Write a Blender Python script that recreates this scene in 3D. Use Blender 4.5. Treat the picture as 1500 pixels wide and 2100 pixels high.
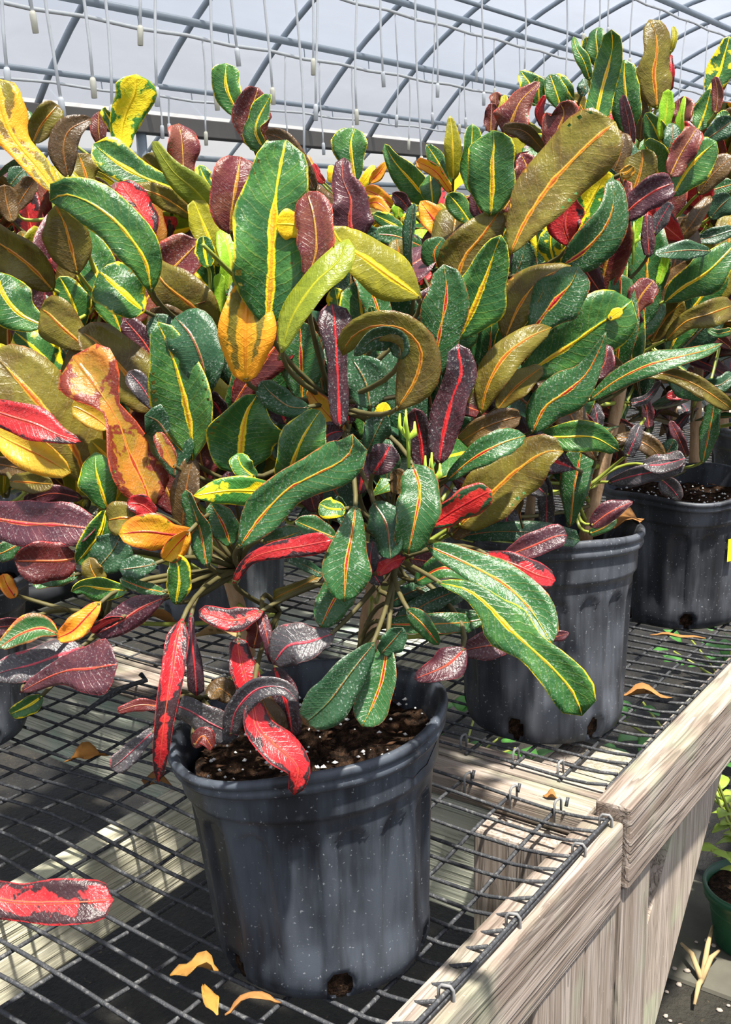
import bpy, bmesh, math, random
import numpy as np
from mathutils import Vector, Matrix
for o in list(bpy.data.objects): bpy.data.objects.remove(o)
SC = bpy.context.scene
COL = SC.collection
rnd = random.Random(7)
# ---------------------------------------------------------------- camera
# u-space: origin on the bench top below the camera, X across the bench, Y along it; 1 u = 0.81 m
S, BZ = 0.81, 0.80
F, PI_, RO, YA, H = 2250., math.radians(14.05), math.radians(-1.4), math.radians(35.5), 0.68
fw = np.array([-math.sin(YA)*math.cos(PI_), math.cos(YA)*math.cos(PI_), -math.sin(PI_)])
_rt = np.array([math.cos(YA), math.sin(YA), 0.]); _up = np.cross(_rt, fw)
cr = math.cos(RO)*_rt + math.sin(RO)*_up
cu = -math.sin(RO)*_rt + math.cos(RO)*_up
C0 = np.array([0., 0., H])
def ray(x, y): return fw + cr*(x-750)/F - cu*(y-1050)/F
def atd(x, y, t): return C0 + ray(x, y)*t
def onz(x, y, z=0.):
    d = ray(x, y); return C0 + d*(z-H)/d[2]
def onx(x, y, X):
    d = ray(x, y); return C0 + d*X/d[0]
def proj(P):
    v = np.asarray(P)-C0; a = v@fw
    return 750+F*(v@cr)/a, 1050-F*(v@cu)/a, a
def W(p): return Vector((p[0]*S, p[1]*S, p[2]*S+BZ))
cam_d = bpy.data.cameras.new('camera'); cam = bpy.data.objects.new('camera', cam_d); COL.objects.link(cam)
m = Matrix(((cr[0], cu[0], -fw[0], 0), (cr[1], cu[1], -fw[1], 0), (cr[2], cu[2], -fw[2], 0), (0, 0, 0, 1)))
m.translation = W(C0); cam.matrix_world = m
cam_d.sensor_fit = 'HORIZONTAL'; cam_d.sensor_width = 36; cam_d.lens = 36*F/1500
cam_d.clip_start = 0.02; cam_d.clip_end = 200
SC.camera = cam
# ---------------------------------------------------------------- light
wd = bpy.data.worlds.new('World'); SC.world = wd; wd.use_nodes = True
nt = wd.node_tree; bg = nt.nodes['Background']
sky = nt.nodes.new('ShaderNodeTexSky'); sky.sky_type = 'NISHITA'; sky.sun_disc = False
sky.sun_elevation = math.radians(71.7); sky.sun_rotation = math.radians(115); sky.air_density = 1.0; sky.dust_density = 2.5
mixs = nt.nodes.new('ShaderNodeMixRGB'); mixs.inputs[0].default_value = 0.55
mixs.inputs[2].default_value = (4.6, 4.7, 4.9, 1)
nt.links.new(sky.outputs[0], mixs.inputs[1]); nt.links.new(mixs.outputs[0], bg.inputs[0])
bg.inputs[1].default_value = 0.15
sd = bpy.data.lights.new('sun_offscreen', 'SUN'); sun = bpy.data.objects.new('sun_offscreen', sd); COL.objects.link(sun)
sd.energy = 7.5; sd.angle = math.radians(2.0); sd.color = (1.0, 0.95, 0.86)
tosun = Vector((0.30, -0.14, 1.0)).normalized()
sun.rotation_euler = tosun.to_track_quat('Z', 'Y').to_euler(); sun.location = (3, -3, 9)
vs = SC.view_settings; vs.view_transform = 'Standard'; vs.look = 'None'; vs.exposure = 0.72; vs.gamma = 1.0
try: vs.use_curve_mapping = False
except Exception: pass
# ---------------------------------------------------------------- helpers
def tag(o, label=None, cat=None, group=None, kind=None):
    if label: o['label'] = label
    if cat: o['category'] = cat
    if group: o['group'] = group
    if kind: o['kind'] = kind
    return o
def link(name, me, parent=None):
    o = bpy.data.objects.new(name, me); COL.objects.link(o)
    if parent is not None: o.parent = parent
    return o
def empty(name, p):
    o = bpy.data.objects.new(name, None); COL.objects.link(o); o.location = W(p); o.empty_display_size = .05
    return o
class MB:
    """collects geometry in u-space; build() gives ONE mesh object local to origin org (u)"""
    def __init__(s): s.v = []; s.f = []; s.mi = []
    def add(s, vs, fs, mi=0):
        b = len(s.v); s.v += [tuple(p) for p in vs]
        for f in fs: s.f.append(tuple(b+i for i in f)); s.mi.append(mi)
    def box(s, a, b, mi=0, bev=0.0):
        (x0, y0, z0), (x1, y1, z1) = a, b
        if bev <= 0:
            s.add([(x, y, z) for x in (x0, x1) for y in (y0, y1) for z in (z0, z1)],
                  [(0, 1, 3, 2), (4, 6, 7, 5), (0, 4, 5, 1), (2, 3, 7, 6), (0, 2, 6, 4), (1, 5, 7, 3)], mi); return
        bm = bmesh.new(); bmesh.ops.create_cube(bm, size=1)
        for v in bm.verts: v.co = ((x0+x1)/2+v.co.x*(x1-x0), (y0+y1)/2+v.co.y*(y1-y0), (z0+z1)/2+v.co.z*(z1-z0))
        bmesh.ops.bevel(bm, geom=list(bm.edges), offset=bev, segments=2, affect='EDGES', profile=.5)
        bm.verts.index_update()
        s.add([v.co[:] for v in bm.verts], [[v.index for v in f.verts] for f in bm.faces], mi); bm.free()
    def tube(s, pts, rad, n=8, mi=0, cap=True, sq=1.0):
        pts = [np.asarray(p, float) for p in pts]; k = len(pts)
        if not hasattr(rad, '__len__'): rad = [rad]*k
        vs = []; ref = None
        for i, p in enumerate(pts):
            t = pts[min(i+1, k-1)]-pts[max(i-1, 0)]; t /= (np.linalg.norm(t)+1e-12)
            if ref is None:
                ref = np.array([0, 0, 1.]) if abs(t[2]) < .9 else np.array([1., 0, 0])
            a = ref - t*(ref@t); a /= (np.linalg.norm(a)+1e-12); ref = a; b = np.cross(t, a)
            for j in range(n):
                th = 2*math.pi*j/n; vs.append(p+(a*math.cos(th)*sq+b*math.sin(th))*rad[i])
        fs = [(i*n+j, i*n+(j+1) % n, (i+1)*n+(j+1) % n, (i+1)*n+j) for i in range(k-1) for j in range(n)]
        if cap: fs += [tuple(range(n-1, -1, -1)), tuple((k-1)*n+j for j in range(n))]
        s.add(vs, fs, mi)
    def mesh(s, name, mats, org=(0, 0, 0), smooth=True, world=False):
        me = bpy.data.meshes.new(name)
        o = np.asarray(org, float)
        v = [((p[0]-o[0])*S, (p[1]-o[1])*S, (p[2]-o[2])*S) for p in s.v]
        me.from_pydata(v, [], s.f)
        for mt in (mats if isinstance(mats, (list, tuple)) else [mats]): me.materials.append(mt)
        me.polygons.foreach_set('material_index', s.mi)
        if smooth: me.polygons.foreach_set('use_smooth', [True]*len(s.f))
        me.update(); return me
    def build(s, name, mats, parent=None, org=None, smooth=True):
        if parent is not None and org is None: org = parent['_org'] if '_org' in parent else (0, 0, 0)
        if org is None: org = (0, 0, 0)
        o = link(name, s.mesh(name, mats, org, smooth), parent)
        if parent is None: o.location = W(org)
        return o
ORG = {}
def thing(name, p, label, cat, group=None, kind=None):
    o = empty(name, p); ORG[o.name] = tuple(p); tag(o, label, cat, group, kind); return o
def part(mb, name, mats, parent, smooth=True):
    q = parent
    while q.name not in ORG: q = q.parent
    return mb.build(name, mats, parent, ORG[q.name], smooth)
def struct(mb, name, mats, label, smooth=False):
    o = mb.build(name, mats, None, (0, 0, 0), smooth); o['kind'] = 'structure'; o['label'] = label
    ORG[o.name] = (0, 0, 0); return o
def catmull(P, n):
    P = np.asarray(P, float); k = len(P)
    d = np.r_[0, np.cumsum(np.linalg.norm(np.diff(P[:, :2], axis=0), axis=1))]
    out = []
    Q = np.vstack([2*P[0]-P[1], P, 2*P[-1]-P[-2]])
    for s in np.linspace(0, d[-1], n):
        i = min(max(np.searchsorted(d, s)-1, 0), k-2); t = (s-d[i])/(d[i+1]-d[i]+1e-9)
        a, b, c, e = Q[i], Q[i+1], Q[i+2], Q[i+3]
        out.append(.5*((2*b)+(c-a)*t+(2*a-5*b+4*c-e)*t*t+(3*b-a-3*c+e)*t**3))
    return np.array(out)
# ---------------------------------------------------------------- materials
class NT:
    def __init__(s, name):
        s.m = bpy.data.materials.new(name); s.m.use_nodes = True; s.t = s.m.node_tree
        s.b = s.t.nodes['Principled BSDF']; s.out = s.t.nodes['Material Output']
    def n(s, typ, **k):
        nd = s.t.nodes.new(typ)
        for a, v in k.items(): setattr(nd, a, v)
        return nd
    def put(s, sock, v):
        if isinstance(v, bpy.types.NodeSocket): s.t.links.new(v, sock)
        elif isinstance(v, (tuple, list)) and len(v) == 3 and sock.type == 'RGBA': sock.default_value = (*v, 1)
        else: sock.default_value = v
    def math(s, op, a, b=0.0, c=None, clamp=False):
        nd = s.n('ShaderNodeMath', operation=op, use_clamp=clamp); s.put(nd.inputs[0], a); s.put(nd.inputs[1], b)
        if c is not None: s.put(nd.inputs[2], c)
        return nd.outputs[0]
    def mix(s, f, a, b, mode='MIX'):
        nd = s.n('ShaderNodeMixRGB', blend_type=mode); s.put(nd.inputs[0], f); s.put(nd.inputs[1], a); s.put(nd.inputs[2], b); return nd.outputs[0]
    def step(s, x, lo, hi):
        nd = s.n('ShaderNodeMapRange', interpolation_type='SMOOTHSTEP'); s.put(nd.inputs[0], x); s.put(nd.inputs[1], lo); s.put(nd.inputs[2], hi); return nd.outputs[0]
    def noise(s, vec, scale, detail=3, rough=.55, dist=0.):
        nd = s.n('ShaderNodeTexNoise'); s.put(nd.inputs['Vector'], vec); s.put(nd.inputs['Scale'], scale)
        nd.inputs['Detail'].default_value = detail; nd.inputs['Roughness'].default_value = rough; nd.inputs['Distortion'].default_value = dist
        return nd.outputs[0]
    def coord(s, which='Object'): return s.n('ShaderNodeTexCoord').outputs[which]
    def mapping(s, vec, scale=(1, 1, 1), loc=(0, 0, 0)):
        nd = s.n('ShaderNodeMapping'); s.put(nd.inputs[0], vec); nd.inputs['Scale'].default_value = scale; s.put(nd.inputs['Location'], loc); return nd.outputs[0]
    def rand(s): return s.n('ShaderNodeObjectInfo').outputs['Random']
    def bump(s, h, strength, dist=.002):
        nd = s.n('ShaderNodeBump'); s.put(nd.inputs['Height'], h); nd.inputs['Strength'].default_value = strength; nd.inputs['Distance'].default_value = dist
        s.put(s.b.inputs['Normal'], nd.outputs[0]); return nd.outputs[0]
    def fin(s, col, rough=.5, spec=.5):
        s.put(s.b.inputs['Base Color'], col); s.put(s.b.inputs['Roughness'], rough); s.put(s.b.inputs['Specular IOR Level'], spec); return s.m
def plain(name, c, rough=.6, spec=.4, var=.15, scale=40, metal=0.):
    t = NT(name); n = t.noise(t.coord(), scale)
    d = tuple(x*(1-2*var) for x in c); e = tuple(min(1, x*(1+var)) for x in c)
    t.b.inputs['Metallic'].default_value = metal
    return t.fin(t.mix(n, d, e), rough, spec)
def wood(name, axis, light, dark, stain=(.30, .36, .24), stain_amt=.35):
    t = NT(name); v = t.coord(); r = t.rand()
    loc = t.n('ShaderNodeCombineXYZ'); k = t.math('MULTIPLY', r, 37.)
    for i in range(3): t.put(loc.inputs[i], k)
    sc = [1, 1, 1]; sc[axis] = .045
    mv = t.mapping(v, tuple(sc), loc.outputs[0])
    w1 = t.noise(mv, 95, 4, .6, 1.2); w2 = t.noise(mv, 300, 3, .6); w3 = t.noise(mv, 26, 3, .5, 2.2)
    rings = t.math('FRACT', t.math('MULTIPLY', w3, 7.5)); grain = t.step(rings, .55, .98)
    c = t.mix(t.step(w1, .35, .68), dark, light)
    c = t.mix(t.math('MULTIPLY', grain, .55), c, tuple(x*.45 for x in dark))
    c = t.mix(t.math('MULTIPLY', t.step(w2, .56, .74), .5), c, tuple(x*.5 for x in dark))
    st = t.step(t.noise(v, 9, 2), .5, .72); c = t.mix(t.math('MULTIPLY', st, stain_amt), c, stain)
    c = t.mix(t.step(t.noise(v, 420, 2), .68, .8), c, tuple(min(1, x*1.25) for x in light))
    h = t.math('SUBTRACT', t.math('MULTIPLY', w2, .6), t.math('MULTIPLY', grain, .9))
    t.bump(h, .5, .0015)
    return t.fin(c, .85, .2)
WG_L, WG_D = (.36, .305, .265), (.185, .143, .115)
wood_y = wood('weathered_wood_along', 1, WG_L, WG_D); wood_x = wood('weathered_wood_across', 0, WG_L, (.23, .185, .145))
wood_z = wood('weathered_wood_upright', 2, (.38, .325, .285), (.22, .175, .14))
wood_g = wood('treated_wood_along', 1, (.78, .73, .56), (.55, .52, .37), (.36, .44, .28), .6)
wood_gx = wood('treated_wood_across', 0, (.60, .60, .50), (.43, .45, .36), (.36, .50, .43), .6)
wood_b = wood('pale_brace_wood', 2, (.47, .39, .33), (.30, .245, .195), (.36, .42, .26), .6)
def mk_wire():
    t = NT('coated_wire'); v = t.coord(); n = t.noise(v, 260, 2); n2 = t.noise(v, 900, 2)
    c = t.mix(t.step(n, .5, .75), (.035, .037, .042), (.13, .13, .13)); t.bump(n2, .6, .001)
    return t.fin(c, .55, .4)
wire_m = mk_wire()
def mk_pot(name, base, dust, amt):
    t = NT(name); v = t.coord(); st = t.mapping(v, (1, 1, .12))
    a = t.noise(st, 34, 4, .6); b = t.noise(v, 11, 3); sp = t.noise(v, 340, 2, .5); sp2 = t.noise(v, 900, 2)
    c = t.mix(t.math('MULTIPLY', t.step(t.math('MULTIPLY', a, t.math('ADD', b, .45)), .36, .66), amt), base, dust)
    c = t.mix(t.math('MULTIPLY', t.step(sp, .66, .74), .45*amt+.15), c, (.36, .38, .40))
    c = t.mix(t.math('MULTIPLY', t.step(t.noise(st, 15, 5, .7, 1.), .68, .74), .30), c, (.34, .31, .27))
    t.bump(t.math('ADD', t.math('MULTIPLY', sp2, .3), b), .12, .002)
    return t.fin(c, t.math('ADD', .38, t.math('MULTIPLY', a, .2)), .30)
pot_m = mk_pot('black_plastic', (.014, .016, .021), (.085, .10, .125), .60)
pot2_m = mk_pot('charcoal_plastic', (.021, .023, .028), (.10, .11, .13), .7); pot3_m = mk_pot('sunlit_plastic', (.055, .060, .070), (.20, .22, .24), .8)  # pot3_m: paler copy of the pot plastic, sunlight painted into its grey
def mk_soil():
    t = NT('potting_soil'); v = t.coord(); a = t.noise(v, 120, 5, .7); b = t.noise(v, 420, 3)
    c = t.mix(t.step(a, .38, .7), (.010, .006, .004), (.075, .040, .022)); c = t.mix(t.step(b, .64, .74), c, (.16, .09, .05))
    t.bump(t.math('ADD', a, b), 1.0, .006); return t.fin(c, .95, .1)
soil_m = mk_soil()
perl_m = plain('perlite', (.80, .78, .74), .9, .2)
bark_m = plain('bark_chip', (.075, .035, .018), .9, .2, .3)
def mk_trunk():
    t = NT('croton_bark'); v = t.coord(); a = t.noise(t.mapping(v, (1, 1, .35)), 130, 4, .6); b = t.noise(v, 400, 2)
    c = t.mix(a, (.24, .135, .068), (.55, .37, .22)); c = t.mix(t.step(b, .6, .75), c, (.46, .36, .26)); t.bump(a, .7, .003); return t.fin(c, .85, .2)
trunk_m = mk_trunk()
petiole_m = plain('petiole_green', (.28, .33, .05), .4, .5, .25, 25)
twig_m = plain('young_twig', (.11, .095, .035), .6, .3, .4, 30)
dry_m = plain('dry_leaf', (.34, .155, .045), .75, .3, .35, 60)
steel_m = plain('galvanised_steel', (.36, .42, .48), .45, .5, .12, 6)
white_m = plain('white_tube', (.82, .84, .84), .5, .4, .05)
cream_m = plain('cream_emitter', (.86, .82, .66), .5, .4, .05)
hose_m = plain('black_hose', (.02, .022, .026), .5, .4)
# ---------------------------------------------------------------- the greenhouse shell
def mk_floor():
    t = NT('wet_ground'); v = t.coord(); a = t.noise(v, 7, 5, .65); b = t.noise(v, 70, 4, .7); d = t.noise(v, 2.2, 2)
    c = t.mix(t.step(a, .42, .68), (.006, .006, .006), (.028, .025, .020)); c = t.mix(t.step(b, .62, .72), c, (.09, .065, .04))
    c = t.mix(t.math('MULTIPLY', t.step(d, .55, .66), .25), c, (.045, .04, .025)); t.bump(t.math('ADD', a, b), .8, .02)
    return t.fin(c, t.math('ADD', .45, t.math('MULTIPLY', a, .5)), .3)
mb = MB(); mb.box((-22, -4, -1.19), (6, 40, -.99)); floor = struct(mb, 'floor', mk_floor(), 'dark wet greenhouse ground under the benches')
stone_m = plain('paver_stone', (.10, .095, .075), .9, .2, .3, 14)
PAV = []
for i in range(7):                                                # concrete pavers along the outside of the benches
    for j in range(3):
        x, y = -1.28+j*.40+rnd.uniform(-.01, .01), 1.72+i*.46+rnd.uniform(-.015, .015)
        if j == 0 or (i+j) % 2: continue
        zt = -.972+rnd.uniform(-.006, .006); PAV.append((x, y, zt)); mb = MB(); mb.box((x, y, -1.0), (x+.36, y+.41, zt), 0, .012)
        part(mb, 'paver', stone_m, floor, False)
# roof arc through three traced points of the hoops (X, z in u)
p1, p2, p3 = np.array([-8.1, 1.86]), np.array([-7.4, 2.59]), np.array([-6.2, 3.33])
A_ = np.array([p2-p1, p3-p1])*2; b_ = np.array([p2@p2-p1@p1, p3@p3-p1@p1]); RC = np.linalg.solve(A_, b_); RR = np.linalg.norm(RC-p1)
th0 = math.atan2(p1[1]-RC[1], p1[0]-RC[0]); th1 = math.radians(68)
def arc(t): a = th0+(th1-th0)*t; return RC[0]+RR*math.cos(a), RC[1]+RR*math.sin(a)
if th0 < 0: th0 += 2*math.pi
def mk_poly(name, transp, tint):
    t = NT(name); v = t.coord(); a = t.noise(t.mapping(v, (.5, .25, 1.2)), 1.6, 4, .6, .8); b = t.noise(t.mapping(v, (1, .15, 1)), 5, 3)
    tr = t.n('ShaderNodeBsdfTransparent'); tl = t.n('ShaderNodeBsdfTranslucent'); df = t.n('ShaderNodeBsdfDiffuse')
    c = t.mix(t.math('MULTIPLY', t.math('ADD', a, b), .5), tuple(x*.66 for x in tint), tint)
    t.put(tl.inputs[0], c); t.put(df.inputs[0], c); tr.inputs[0].default_value = (.93, .96, 1, 1)
    m1 = t.n('ShaderNodeMixShader'); m1.inputs[0].default_value = .5; t.t.links.new(tl.outputs[0], m1.inputs[1]); t.t.links.new(df.outputs[0], m1.inputs[2])
    m2 = t.n('ShaderNodeMixShader'); m2.inputs[0].default_value = 1-transp; t.t.links.new(tr.outputs[0], m2.inputs[1]); t.t.links.new(m1.outputs[0], m2.inputs[2])
    t.t.links.new(m2.outputs[0], t.out.inputs[0]); return t.m
poly_m = mk_poly('polythene_film', .16, (.46, .49, .56)); poly2_m = mk_poly('polythene_wall', .12, (.55, .55, .55))
Y0, Y1 = 2.0, 36.0
def sheet(fn, ny, nt_, y0, y1):
    vs = []; fs = []
    for i in range(ny+1):
        y = y0+(y1-y0)*i/ny
        for j in range(nt_+1):
            x, z = fn(j/nt_); vs.append((x, y, z))
    for i in range(ny):
        for j in range(nt_): a = i*(nt_+1)+j; fs.append((a, a+1, a+nt_+2, a+nt_+1))
    return vs, fs
mb = MB(); mb.add(*sheet(lambda t: (arc(t)[0]-.0, arc(t)[1]+.05), 4, 40, Y0, Y1))
ceil = struct(mb, 'ceiling', poly_m, 'curved translucent polythene greenhouse roof', True)
hoops = [10.36+1.25*k for k in range(-6, 20)]
for y in hoops:
    mb = MB(); mb.tube([(arc(t)[0], y, arc(t)[1]) for t in np.linspace(0, 1, 26)], .030, 10); part(mb, 'hoop', steel_m, ceil)
def on_arc(k):                                                    # point of the arc seen at slope k from the camera
    best = min(np.linspace(0, 1, 800), key=lambda t: abs((arc(t)[1]-H)+k*arc(t)[0]*1.0) if arc(t)[0] < 0 else 9)
    return arc(best)
PUR = {}
for nm, k in (('C', .186), ('A', .2645), ('B', .354), ('D', .3838), ('E', .515)):
    x, z = on_arc(k); PUR[nm] = (x+.04, z-.05)
    r = {'A': .036, 'B': .034, 'E': .040}.get(nm, .025)
    mb = MB(); mb.tube([(x+.043, Y0, z-.048), (x+.043, Y1, z-.048)], r, 10); part(mb, 'purlin', steel_m, ceil)
gut_m = plain('gutter_board', (.20, .185, .17), .7, .3, .15, 3)
mb = MB(); mb.box((-8.25, Y0, 1.70), (-8.05, Y1, 1.87), 0, .01); struct(mb, 'trim_1', gut_m, 'dark brown eave board under the polythene roof')
# the next bay seen below the eave
mb = MB()
mb.add(*sheet(lambda t: (-13.5, -1.0+t*2.75), 2, 2, Y0, Y1)); wf = struct(mb, 'wall_far', poly2_m, 'pale polythene wall of the next greenhouse bay')
for z in (1.36, 1.55): mb = MB(); mb.tube([(-8.6, Y0, z), (-8.6, Y1, z)], .03, 8); part(mb, 'pipe', steel_m, wf)
for z in (.55, 1.05, 1.5): mb = MB(); mb.tube([(-12.6, Y0, z), (-12.6, Y1, z)], .03, 8); part(mb, 'pipe', steel_m, wf)
for i in range(12):
    y = 7.86+i*2.5
    mb = MB(); mb.tube([(-8.15, y, -.99), (-8.15, y, 1.75)], .05, 8); part(mb, 'post', steel_m, wf)
    mb = MB(); mb.tube([(-8.15, y, 1.15), (-8.6, y+.35, 1.55)], .03, 8); part(mb, 'strut', steel_m, wf)
    mb = MB(); mb.tube([(-12.8, y+.6, -.99), (-12.8, y+.6, 1.7)], .045, 8); part(mb, 'post', steel_m, wf)
mb = MB(); mb.add(*sheet(lambda t: (-8.3-5.3*t, 1.8+1.5*math.sin(math.pi*t)), 2, 16, Y0, Y1))
ceil2 = struct(mb, 'wall_canopy', poly2_m, 'polythene roof of the next greenhouse bay', True)
for i in range(14):
    y = 7.2+i*1.9
    mb = MB(); mb.tube([(-8.3-5.3*t, y, 1.77+1.45*math.sin(math.pi*t)) for t in np.linspace(0, 1, 12)], .035, 6); part(mb, 'hoop', steel_m, ceil2)
# white irrigation pipes under the purlins and the drip tubes that hang from them
PIPE = {}
for nm, off in (('A', .12), ('B', .11), ('E', .12), ('C', .08)):
    x, z = PUR[nm]; PIPE[nm] = (x+.02, z-off)
    pts = [(x+.02, Y0+(Y1-Y0)*i/60, z-off-.018*math.sin(i*math.pi/2.0)**2) for i in range(61)]
    mb = MB(); mb.tube(pts, .017 if nm != 'C' else .012, 6)
    o = mb.build('irrigation_pipe', white_m, None, pts[0]); ORG[o.name] = pts[0]
    for i in range(1, 60, 2):                                     # clips that carry the pipe below its purlin
        hb = MB(); q = pts[i]; hb.tube([(q[0]-.012, q[1], z+.002), (q[0]-.004, q[1], (z+q[2])/2), (q[0], q[1], q[2]-.012)], .005, 5); part(hb, 'hanger', steel_m, o)
    tag(o, {'A': 'white water pipe slung under the middle roof purlin', 'B': 'white water pipe slung under the second roof purlin above the eave', 'E': 'white water pipe slung under the thick upper purlin', 'C': 'thin white line strung along the lowest purlin by the eave'}[nm], 'pipe', 'irrigation pipes')
TUB = []
for x0, x1, y1 in ((13, 22, 147), (62, 73, 31), (97, 121, 206), (170, 181, 165), (208, 227, 222), (288, 291, 60), (321, 327, 186), (437, 447, 196), (475, 487, 105), (543, 555, 185), (608, 620, 320), (634, 648, 127), (648, 652, 220), (733, 733, 230), (786, 783, 152), (857, 860, 325), (896, 894, 175), (1078, 1076, 147), (1162, 1164, 175), (1200, 1198, 73), (1248, 1249, 60), (1298, 1290, 122), (992, 989, 193), (1232, 1229, 60)):
    TUB.append((x0, None, x1, y1))
for x0, y0, x1, y1 in ((324, 160, 335, 262), (413, 40, 424, 275), (345, 190, 346, 258), (583, 102, 589, 278), (655, 110, 662, 297), (723, 116, 720, 262), (813, 14, 814, 240), (840, 139, 839, 290), (890, 32, 886, 235), (943, 160, 942, 258), (953, 50, 954, 245), (1015, 45, 1014, 185), (1067, 78, 1066, 197), (1116, 92, 1117, 160), (978, 55, 978, 148), (1355, 12, 1351, 45), (1409, 28, 1386, 200), (1455, 45, 1437, 215), (1496, 62, 1490, 120)):
    TUB.append((x0, y0, x1, y1))
for i, (x0, y0, x1, y1) in enumerate(TUB):
    pn = 'E' if y0 is None or (y0 < 60 and x0 > 1300) else 'B' if (y0 < 100 and x0 > 700) else 'C' if y0 > 150 and x0 < 400 else 'A'
    X, zp = PIPE[pn]; a = onx(x0, 0 if y0 is None else y0, X); b = onx(x1, y1, X); b[1] = a[1]+(b[1]-a[1])*.6
    f_ = (a[1]-Y0)/(Y1-Y0)*60; a[2] = zp-.018*math.sin(f_*math.pi/2.0)**2
    L = a[2]-b[2]
    t = thing('drip_tube', b, 'thin white drip tube with a cream tip hanging from the roof pipes', 'tube', 'drip tubes hanging from the roof')
    pts = [a+(b-a)*s+np.array([0, .02*math.sin(s*5+i)*L, 0]) for s in np.linspace(0, 1, 9)]; r = .0085 if y0 else .0100
    mb = MB(); mb.tube(pts, r, 6); part(mb, 'tube', white_m, t)
    mb = MB(); d = (pts[-1]-pts[-2]); d /= np.linalg.norm(d); mb.tube([pts[-1]-d*.02, pts[-1], pts[-1]+d*.10], [.015, .02, .018], 6); part(mb, 'emitter', cream_m if i % 2 else white_m, t)
    if y0 is None:                                                 # clip round the pipe
        mb = MB(); mb.tube([a+np.array([0, -.02, 0]), a+np.array([0, .02, 0])], .021, 8); part(mb, 'tie', steel_m, t)
# ---------------------------------------------------------------- potting benches
POTS = {1: (-.61, .766), 2: (-.649, 1.34), 3: (-0.645, 1.876), 4: (-.68, 2.55), 5: (-1.373, 1.454), 0: (-1.355, 0.843), 6: (-1.36, 2.05), 7: (-1.36, 2.65), 8: (-2.08, 1.5), 9: (-2.08, 2.1), 10: (-2.1, 2.7), 12: (-.68, 3.15), 13: (-1.12, .30)}
SAG = {1: .018, 0: .016, 5: .012, 6: .012, 7: .012, 3: .008, 4: .008, 12: .008}
MZ, WR = .0075, .0024                                             # mesh rests on the rails; WR wire radius
def sag(x, y, x_in):
    z = 0.; near = 0.
    for k, (px, py) in POTS.items():
        d = max(0., math.hypot(x-px, y-py)-.122); w = math.exp(-d*d/(2*.12**2))
        if w > .02: z -= SAG.get(k, .006)*w; near = max(near, math.exp(-d*d/(2*.04**2)))
    z += .0030*math.sin(x*17+y*9)*math.sin(y*13-x*5)*(1-near)
    return z*min(1, max(0, (x_in-x)/.035)) if x > x_in-.035 else z
def mesh_top(x, y): return MZ+2*WR+sag(x, y, 9)
def bench(name, y0, y1, label, xr, xl, mw0, mw1, ztop, ex):
    b = thing(name, ((xr+xl)/2, (y0+y1)/2, -.99), label, 'bench')
    R = lambda a, c, nm, mt, bev=.004: part((lambda q: (q.box(a, c, 0, bev), q)[1])(MB()), nm, mt, b, False)
    R((xr-.046, y0, -.109+ztop), (xr, y1, ztop), 'side_rail', wood_y); R((xl, y0, -.109), (xl+.046, y1, 0), 'side_rail', wood_y)
    return b, R
bA, R = bench('plant_bench', -.55, 1.126, 'weathered wooden wire-top bench carrying the two-trunked croton', -.437, -2.36, 0, 0, 0, 0)
R((-2.30, 1.112, -.031), (-.484, 1.168, -.004), 'end_rail', wood_x); R((-2.30, 1.118, -.20), (-.612, 1.160, -.034), 'cross_brace', wood_gx)
R((-.609, 1.066, -.99), (-.501, 1.166, -.0325), 'leg', wood_z); R((-2.2, 1.02, -.99), (-2.09, 1.088, -.004), 'leg', wood_z)
R((-.964, -.50, -.112), (-.916, 1.088, -.006), 'joist', wood_g); R((-1.744, -.50, -.112), (-1.696, 1.088, -.006), 'joist', wood_g); R((-2.272, -.50, -.112), (-2.224, 1.088, -.010), 'joist', wood_g)
R((-.478, .905, -.99), (-.440, 1.03, -.111), 'leg', wood_z); R((-.476, 1.034, -.99), (-.441, 1.122, -.111), 'leg', wood_z); R((-.478, -.4, -.99), (-.44, -.28, -.111), 'leg', wood_z)
for i, (x0, x1) in enumerate(((-.93, -.60),)):                     # diagonal board behind the post
    mb = MB(); mb.add([(-.93, 1.0, -.62), (-.93, 1.04, -.62), (-.60, 1.0, -.20), (-.60, 1.04, -.20), (-.93, 1.0, -.73), (-.93, 1.04, -.73), (-.60, 1.0, -.32), (-.60, 1.04, -.32)],
        [(0, 2, 3, 1), (4, 5, 7, 6), (0, 4, 6, 2), (1, 3, 7, 5), (0, 1, 5, 4), (2, 6, 7, 3)]); part(mb, 'brace', wood_g, bA, False)
bB, R2 = bench('plant_bench', 1.128, 4.25, 'weathered wooden wire-top bench behind, with a long row of potted crotons', -.430, -2.36, 0, 0, .018, 0)
R2((-2.30, 1.174, -.052), (-.482, 1.222, -.004), 'end_rail', wood_x); R2((-.60, 1.226, -.99), (-.50, 1.325, -.012), 'leg', wood_z); R2((-2.30, 4.2, -.109), (-.482, 4.246, 0), 'end_rail', wood_x)
R2((-.498, 1.330, -.05), (-.478, 4.19, -.001), 'ledger', wood_y)
for x in (-.964, -1.744, -2.272): R2((x, 1.226, -.112), (x+.048, 4.19, -.008), 'joist', wood_g)
R2((-.474, 1.130, -.99), (-.438, 1.225, -.093), 'leg', wood_z); R2((-.474, 2.9, -.99), (-.438, 3.0, -.093), 'leg', wood_z); R2((-2.2, 3.2, -.99), (-2.09, 3.3, -.114), 'leg', wood_z)
for i, x in enumerate((-1.25, -1.75, -1.0)):                       # pale cross boards low under the left rows
    R2((-2.30, 1.35+.42*i, -.20), (-.98, 1.47+.42*i, -.155), 'lower_board', wood_gx)
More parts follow.
